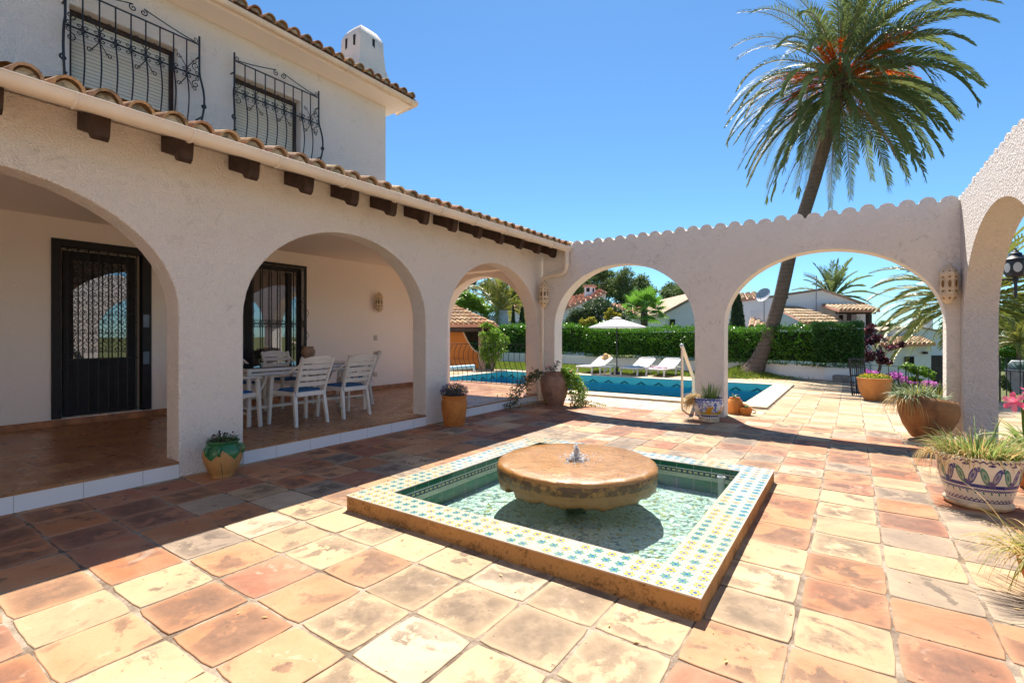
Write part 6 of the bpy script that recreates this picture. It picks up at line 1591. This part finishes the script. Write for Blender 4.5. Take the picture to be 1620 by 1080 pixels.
# lattice topped walls
M['bluewhite'] = stucco('pale_blue_white_wall', (.66, .74, .80), 20, .004, .05)
def latwall(label, a, b, z0, z1, n):
    t = thing('lattice_wall', label, 'wall', ((a.x+b.x)/2, (a.y+b.y)/2, z0), 'white walls with lattice tops'); mb = MB(); h = .30; wseg(mb, (a.x, a.y), (b.x, b.y), .2, z0, z1-h); wseg(mb, (a.x, a.y), (b.x, b.y), .2, z1-.04, z1); mb.build('wall', M['bluewhite'], t)
    mb = MB(); dd = (b-a); dd.z = 0; L_ = dd.length; dd.normalize(); nn = Vector((-dd.y, dd.x, 0))*.1; k = int(L_/.13)
    for i in range(k):
        for s_ in (0, 1):
            x0 = a+dd*(L_*(i+.0)/k)+nn; x1 = a+dd*min(L_, L_*(i+1.6)/k)+nn; za, zb = (z1-h, z1-.04) if s_ else (z1-.04, z1-h); mb.bar((x0.x, x0.y, za), (x1.x, x1.y, zb), .05, .03, up=tuple(nn.normalized()))
    mb.build('lattice', M['bluewhite'], t)
latwall('taller pale wall with lattice top behind the poolside shelter', at(bp(640), 26, 0), at(bp(804), 27.5, 0), -.5, 2.68, 0)
latwall('lower pale wall with lattice top between the cypresses and the corner pier', at(bp(804.5), 27.6, 0), at(bp(907), 26.5, 0), -.5, 2.05, 0)

# ------------------------------------------------------------------ poolside shelter
d = 19; sh_ = thing('poolside_shelter', 'open poolside shelter with hipped clay tile roof and curved orange wall', 'shelter', at(bp(740), d, 0))
e0, e1, r1, r0 = at(bp(600), d-.2, 1.72), at(bp(786), d-.2, 1.72), at(bp(716), d+2.6, 2.62), at(bp(600), d+2.6, 2.62)
roofslab(sh_, [e0, e1, r1, r0], cols=ROOFC, sp=.20)
e2 = at(bp(790), d+4.5, 1.72); mb = MB(); prism(mb, [e1, e2, r1], (0, 0, -.08)); mb.build('hip_end', M['roofpink'], sh_, recalc=True)
mb = MB(); prism(mb, [at(bp(600), d, 1.44), at(bp(762), d, 1.44), at(bp(762), d, 1.62), at(bp(600), d, 1.62)], v*.2); prism(mb, [at(bp(600), d+3.6, 1.0), at(bp(775), d+3.6, 1.0), at(bp(775), d+3.6, 1.62), at(bp(600), d+3.6, 1.62)], v*.15); mb.build('beam', M['wood'], sh_)
mb = MB(); prism(mb, [at(bp(757), d, 0), at(bp(768), d, 0), at(bp(764), d, 1.6), at(bp(757), d, 1.6)], v*.3); mb.build('post', plain('tan_stone_post', (.42, .28, .20), .9, .2, 5, .01, 30), sh_, recalc=True)
mb = MB(); cv = [(733, 1.42), (736, 1.25), (740, 1.05), (745, .85), (750, .70), (757, .58)]
prism(mb, [at(bp(600), d+.6, 0)]+[at(bp(757), d+.6, 0)]+[at(bp(a), d+.6, z_) for a, z_ in cv[::-1]]+[at(bp(600), d+.6, 1.42)], v*.25)
M['orangewall'] = stucco('orange_rendered_wall', (.60, .21, .05), 20, .006, .3); mb.build('curved_wall', M['orangewall'], sh_, recalc=True)
mb = MB(); prism(mb, [at(bp(700), d+.3, 0), at(bp(757), d+.3, 0), at(bp(757), d+.3, .36), at(bp(700), d+.3, .36)], v*.3); mb.build('bench', M['orangewall'], sh_)
M['pale'] = plain('pale_edge', (.72, .55, .40), .8, .1, 5); mb = MB()
for a, b in zip(cv, cv[1:]): mb.bar(at(bp(a[0]), d+.58, a[1]), at(bp(b[0]), d+.58, b[1]), .05, .05)
mb.build('wall_edging', M['pale'], sh_)
a, b = Vector((-11.9, 12.6, .28)), Vector((-11.2, 14.0, .28)); t = thing('pool_cover_roller', 'light blue rolled pool cover at the left end of the pool behind the railing', 'pool cover', a)
a = at(bp(705), 16.3, .20); b = at(bp(750), 17.0, .22); t.location = a; t['_off'] = tuple(a)
mb = MB(); mb.tube([a, b], .07, 12); mb.build('rolled_cover', plain('light_blue_cover', (.35, .62, .78), .5, .1, 5), t, smooth=50)
mb = MB(); mb.bar(a+Vector((.05, 0, -.2)), a+Vector((.05, 0, 0)), .05, .05, up=(0, 1, 0)); mb.bar(b+Vector((0, 0, -.22)), b, .05, .05, up=(0, 1, 0)); mb.build('stand', M['bluewhite'], t)

# ------------------------------------------------------------------ pool furniture
hr = thing('pool_handrail', 'cream tubular handrail sloping down into the pool beside the middle pier', 'handrail', (-2.42, 8.72, 0))
mb = MB(); mb.tube([(-2.41, 8.66, 1.12), (-2.42, 8.72, 1.10), (-2.63, 10.25, .46), (-2.65, 10.36, .40), (-2.655, 10.40, .30), (-2.655, 10.40, -.5)], .033, 12); mb.build('rail', M['cream'], hr, smooth=50)
mb = MB(); mb.tube([(-2.42, 8.72, .0), (-2.42, 8.72, 1.08)], .021, 10); mb.lathe([(.045, 0), (.045, .01), (.022, .02)], (-2.42, 8.72, .0), 14); mb.build('post', M['cream'], hr, smooth=50)
mb = MB(); mb.ball((-2.41, 8.655, 1.122), .036, 12, 8); mb.build('end_cap', plain('grey_blue_cap', (.45, .50, .56), .35), hr, smooth=180)
M['fabric'] = plain('white_sling_fabric', (.70, .68, .66), .7, .05, 10)
def make_lounger():
    t = thing('sun_lounger', 'white sun lounger left of the little table with a straw hat on its raised back', 'sun lounger', (0, 0, 0), 'white sun loungers by the pool', world=False)
    mb = MB()
    for s in (-1, 1): mb.bar((s*.29, 0, .24), (s*.29, 1.6, .24), .05, .05)
    for y in (0.02, .95, 1.58): mb.bar((-.29, y, .24), (.29, y, .24), .05, .045)
    mb.build('frame', M['plastic'], t, bevel=.01)
    mb = MB(); n = 10
    for i in range(n): y0 = .04+.86*i/n; mb.box(-.27, .27, y0, y0+.082, .262-.01*math.sin(math.pi*i/n), .272-.01*math.sin(math.pi*i/n))
    mb.build('seat', M['fabric'], t)
    mb = MB(); p0, p1 = Vector((0, .92, .27)), Vector((0, 1.42, .51)); dd = (p1-p0); u = dd.normalized(); nn = Vector((0, -u.z, u.y))
    mb.obox((p0+p1)/2, (.28, 0, 0), dd/2, nn*.012); mb.tube([p0+Vector((-.28, 0, 0)), p1+Vector((-.28, 0, -.03)), p1+Vector((-.22, 0, .02)), p1+Vector((.22, 0, .02)), p1+Vector((.28, 0, -.03)), p0+Vector((.28, 0, 0))], .025, 8); mb.build('backrest', M['fabric'], t)
    for s in (-1, 1):
        for y, lean in ((.12, -.06), (1.05, -.10), (1.48, .08)):
            mb = MB(); mb.bar((s*.28, y, .24), (s*.29, y+lean, 0), .055, .05, up=(1, 0, 0)); mb.build('leg', M['plastic'], t, bevel=.008)
        mb = MB(); mb.tube([(s*.29, 1.0, .33), (s*.29, 1.25, .31), (s*.29, 1.55, .27), (s*.29, 1.62, .12)], .022, 7); mb.build('side_arm', M['plastic'], t, smooth=60)
    return t
l0 = make_lounger()
for i, (x_, y_, lb) in enumerate(((-7.42, 15.0, None), (-5.86, 15.02, 'white sun lounger right of the little table with a blue towel, its back in shadow'), (-5.02, 15.02, 'white sun lounger at the right end of the row with a pink towel'))):
    l = l0 if i == 0 else copy_tree(l0)
    if lb: l['label'] = lb
    l.location = (x_, y_, .0); l.rotation_euler = (0, 0, R((-8, -6, -6)[i]))
def towel(label, x_, y_, rot, mat):
    mb = MB(); n = 8; vs = []
    for j in range(n+1):
        for i in range(n+1): vs.append((-.22+.44*i/n, .15+.5*j/n, .285+.012*math.sin(i*1.3+j)+.012*(random.random())))
    for j in range(n+1):
        for i in range(n+1): vs.append((-.22+.44*i/n, .15+.5*j/n, .275))
    q = (n+1)**2; fs = [(j*(n+1)+i, j*(n+1)+i+1, (j+1)*(n+1)+i+1, (j+1)*(n+1)+i) for j in range(n) for i in range(n)]
    edge = [i for i in range(n+1)]+[(j)*(n+1)+n for j in range(1, n+1)]+[n*(n+1)+i for i in range(n-1, -1, -1)]+[j*(n+1) for j in range(n-1, 0, -1)]
    fs += [(a, b, b+q, a+q) for a, b in zip(edge, edge[1:]+edge[:1])]
    mb.add(vs, fs); o = mb.build('towel', mat, smooth=60); o.location = (x_, y_, 0.006); o.rotation_euler = (0, 0, R(rot)); tag(o, label, 'towel'); return o
towel('folded pale blue towel lying on the middle sun lounger', -5.86, 15.02, -6, plain('blue_towel', (.30, .50, .68), .95, .1, 20, .004, 90))
towel('folded pink towel lying on the right hand sun lounger', -5.02, 15.02, -6, plain('pink_towel', (.68, .30, .42), .95, .1, 20, .004, 90))
hp_ = (-7.2, 16.35, .53); mb = MB(); mb.lathe([(.17, -.02), (.165, -.005), (.09, .015), (.085, .08), (.06, .11), (.001, .118)], hp_, 24, tilt=Matrix.Rotation(R(30), 3, 'X')); tag(mb.build('straw_hat', plain('straw', (.52, .33, .15), .9, .15, 20, .003, 80), smooth=50, loc=hp_), 'brown straw hat hanging on the raised back of the left lounger', 'hat')
t = thing('side_table', 'small square white table between the first two sun loungers', 'table', (-6.64, 15.2, 0))
mb = MB(); mb.box(-6.87, -6.41, 14.98, 15.42, .25, .275); mb.build('table_top', M['plastic'], t, bevel=.006)
for x_ in (-6.84, -6.48):
    for y_ in (15.01, 15.35): mb = MB(); mb.box(x_, x_+.045, y_, y_+.045, 0, .25); mb.build('leg', M['plastic'], t)
t = thing('parasol', 'white eight sided parasol open above the sun loungers on a dark pole', 'parasol', (-6.5, 15.66, 0)); px_, py_ = -6.5, 15.66
m = Mt('parasol_canvas'); M['canvas'] = m.fin((.74, .71, .70), .8, None, .2, translucent=.25, trans_col=(.74, .71, .70))
mb = MB(); n = 8; vs = [(px_, py_, 1.885)]
for k in range(n): a = 2*math.pi*k/n+.2; vs.append((px_+.97*math.cos(a), py_+.97*math.sin(a), 1.575))
for k in range(n): a = 2*math.pi*(k+.5)/n+.2; vs.append((px_+.90*math.cos(a), py_+.90*math.sin(a), 1.575))
fs = []
for k in range(n): fs += [(0, 1+k, n+1+k), (0, n+1+k, 1+(k+1) % n)]
mb.add(vs, fs)
mb.add([(p[0], p[1], p[2]) for p in vs[1:]]+[(p[0], p[1], p[2]-.035) for p in vs[1:]], [(k, n+k, 3*n+k, 2*n+k) for k in range(n)]+[(n+k, (k+1) % n, 2*n+(k+1) % n, 3*n+k) for k in range(n)])
mb.build('canopy', M['canvas'], t)
mb = MB(); mb.add([(px_, py_, 1.93)]+[(px_+.17*math.cos(2*math.pi*k/8+.2), py_+.17*math.sin(2*math.pi*k/8+.2), 1.87) for k in range(8)], [(0, 1+k, 1+(k+1) % 8) for k in range(8)]); mb.build('vent_cap', M['canvas'], t)
mb = MB(); mb.tube([(px_, py_, 0), (px_, py_, 1.87)], .02, 10); mb.build('pole', M['iron'], t, smooth=60)
for k in range(8): mb = MB(); a = 2*math.pi*k/8+.2; mb.tube([(px_, py_, 1.84), (px_+.95*math.cos(a), py_+.95*math.sin(a), 1.56)], .007, 4); mb.build('rib', M['iron'], t)
mb = MB(); mb.lathe([(.001, 0), (.2, 0), (.2, .05), (.04, .07), (.035, .2), (.001, .2)], (px_, py_, 0), 20); mb.build('base', M['iron'], t, smooth=50)
# folded black gate, black lantern, white planter
gt = thing('iron_gate', 'narrow black iron gate leaf standing open at the edge of the paving', 'gate', (.03, 13.05, 0)); g0, g1 = Vector((.02, 13.0, 0)), Vector((.28, 13.1, 0)); mb = MB()
for p in (g0, g1): mb.bar(p, p+Vector((-.06, .1, .78)), .035, .035, up=(0, 1, 0))
for z_ in (.06, .42, .78): o_ = Vector((-.06, .1, .78))*(z_/.78); mb.bar(g0+o_, g1+o_, .03, .03)
mb.build('frame', M['iron'], gt); mb = MB()
for k in range(1, 7): p = g0+(g1-g0)*k/7; mb.bar(p, p+Vector((-.06, .1, .78)), .014, .014, up=(0, 1, 0))
mb.build('bars', M['iron'], gt)
lx, ly = 1.73, 8.85
t = thing('street_lantern', 'black round windowed lantern on a bracket behind the corner pier', 'lantern', (lx, ly, 2.2))
mb = MB(); mb.lathe([(.001, .24), (.012, .235), (.014, .215), (.03, .205), (.035, .19), (.06, .175), (.065, .15), (.09, .12), (.115, .10), (.12, .085), (.105, .08)], (lx, ly, 2.17), 12); mb.build('hood', M['iron'], t, smooth=30)
mb = MB(); mb.lathe([(.105, .08), (.112, .0), (.105, -.09), (.09, -.12), (.03, -.135), (.02, -.14)], (lx, ly, 2.17), 6); lb_ = mb.build('lantern_body', M['iron'], t)
M['milk'] = plain('milky_lantern_glass', (.55, .55, .55), .2, .1, 4)
for k in range(6):
    a = 2*math.pi*(k+.5)/6; dd = Vector((math.cos(a), math.sin(a), 0)); sd = Vector((-math.sin(a), math.cos(a), 0)); c_ = Vector((lx, ly, 2.16))+dd*.100; mb = MB(); vs = [c_+sd*.042*math.cos(2*math.pi*i/18)+Vector((0, 0, .062*math.sin(2*math.pi*i/18))) for i in range(18)]; mb.add(vs, [tuple(range(18))]); mb.build('round_pane', M['milk'], lb_)
mb = MB(); mb.tube([(lx, ly, 2.05), (lx, ly, 1.80)], .017, 8); mb.tube([(lx, ly, 1.80), (lx, ly, 1.77)], .010, 8); mb.tube([(1.30, 8.62, 2.01), (lx, ly, 2.01)], .013, 8); mb.lathe([(.03, -.02), (.03, .02)], (lx, ly, 2.01), 10); mb.build('bracket', M['iron'], t, smooth=60)
p = at(bp(1617), 11, 0); wp = pot_thing('tall tapered white planter with trailing green plant beyond the right arch', 'planter', (p.x, p.y, 0), [(.001, 0), (.13, 0), (.14, .02), (.27, .50), (.285, .52), (.285, .54), (.25, .54), (.24, .5)], M['potwhite'], soil=(.25, .5))
tuft(wp, 'plant', (p.x, p.y, 0), 160, .2, .52, (.15, .35), .018, M['greyblade'], (.4, 2)); 
a = at(bp(1597), 14.5, 0); b = at(bp(1640), 14.2, 0); t = thing('white_garden_seat', 'rounded white metal seat back beside the railing at the right edge', 'garden seat', a)
mb = MB(); dz = Vector((0, 0, 1)); mb.tube([a+dz*.0, a+dz*.45, a+(b-a)*.08+dz*.53, a+(b-a)*.9+dz*.53, b+dz*.45, b], .03, 8); mb.build('frame', M['white'], t, smooth=60)
mb = MB(); prism(mb, [a+(b-a)*.06+dz*.22, b-(b-a)*.06+dz*.22, b-(b-a)*.06+dz*.50, a+(b-a)*.06+dz*.50], v*.02); mb.build('backrest', M['white'], t)

# leaf litter blown along the paving
mb = MB()
for k in range(90):
    x_, y_ = random.choice([(rnd(-5, 1), rnd(.5, 8)), (rnd(-4.9, -4.3), rnd(1, 8)), (rnd(.0, 1.1), rnd(3, 8)), (rnd(-3.4, -.4), rnd(2.0, 2.3))])
    if FX0-.02 < x_ < FX1+.02 and FY0-.02 < y_ < FY1+.02: continue
    a = rnd(0, 6.28); L_ = rnd(.012, .035); p = Vector((x_, y_, .005)); d_ = Vector((math.cos(a), math.sin(a), rnd(.0, .2))); mb.leaf(p, d_, L_, L_*.4, tint=random.random())
tag(mb.build('leaf_litter', M['dryblade']), 'tiny dry leaves and bits scattered over the courtyard tiles', 'leaf litter', kind='stuff')
jw = bpy.data.objects.get('water_jet'); jw['kind'] = 'stuff'

ca, cb = at(bp(1378), 42, hz(462, 42)), at(bp(1560), 42, hz(480, 42)); mb = MB()
mb.tube([ca+(cb-ca)*f+Vector((0, 0, -.5*math.sin(math.pi*f))) for f in [k/12 for k in range(13)]], .014, 4)
tag(mb.build('overhead_cable', M['iron'], loc=ca), 'thin dark overhead cable crossing the sky in the right arch', 'cable')

for o_, sc in ((pp, (.98, .98, 1.10)), (bw, (.83, .83, 1.08)), (yb_, (.82, .82, .90)), (urn, (.86, .86, .91))): o_.scale = sc
yb_.location.x += .05; jar.location.x += .05
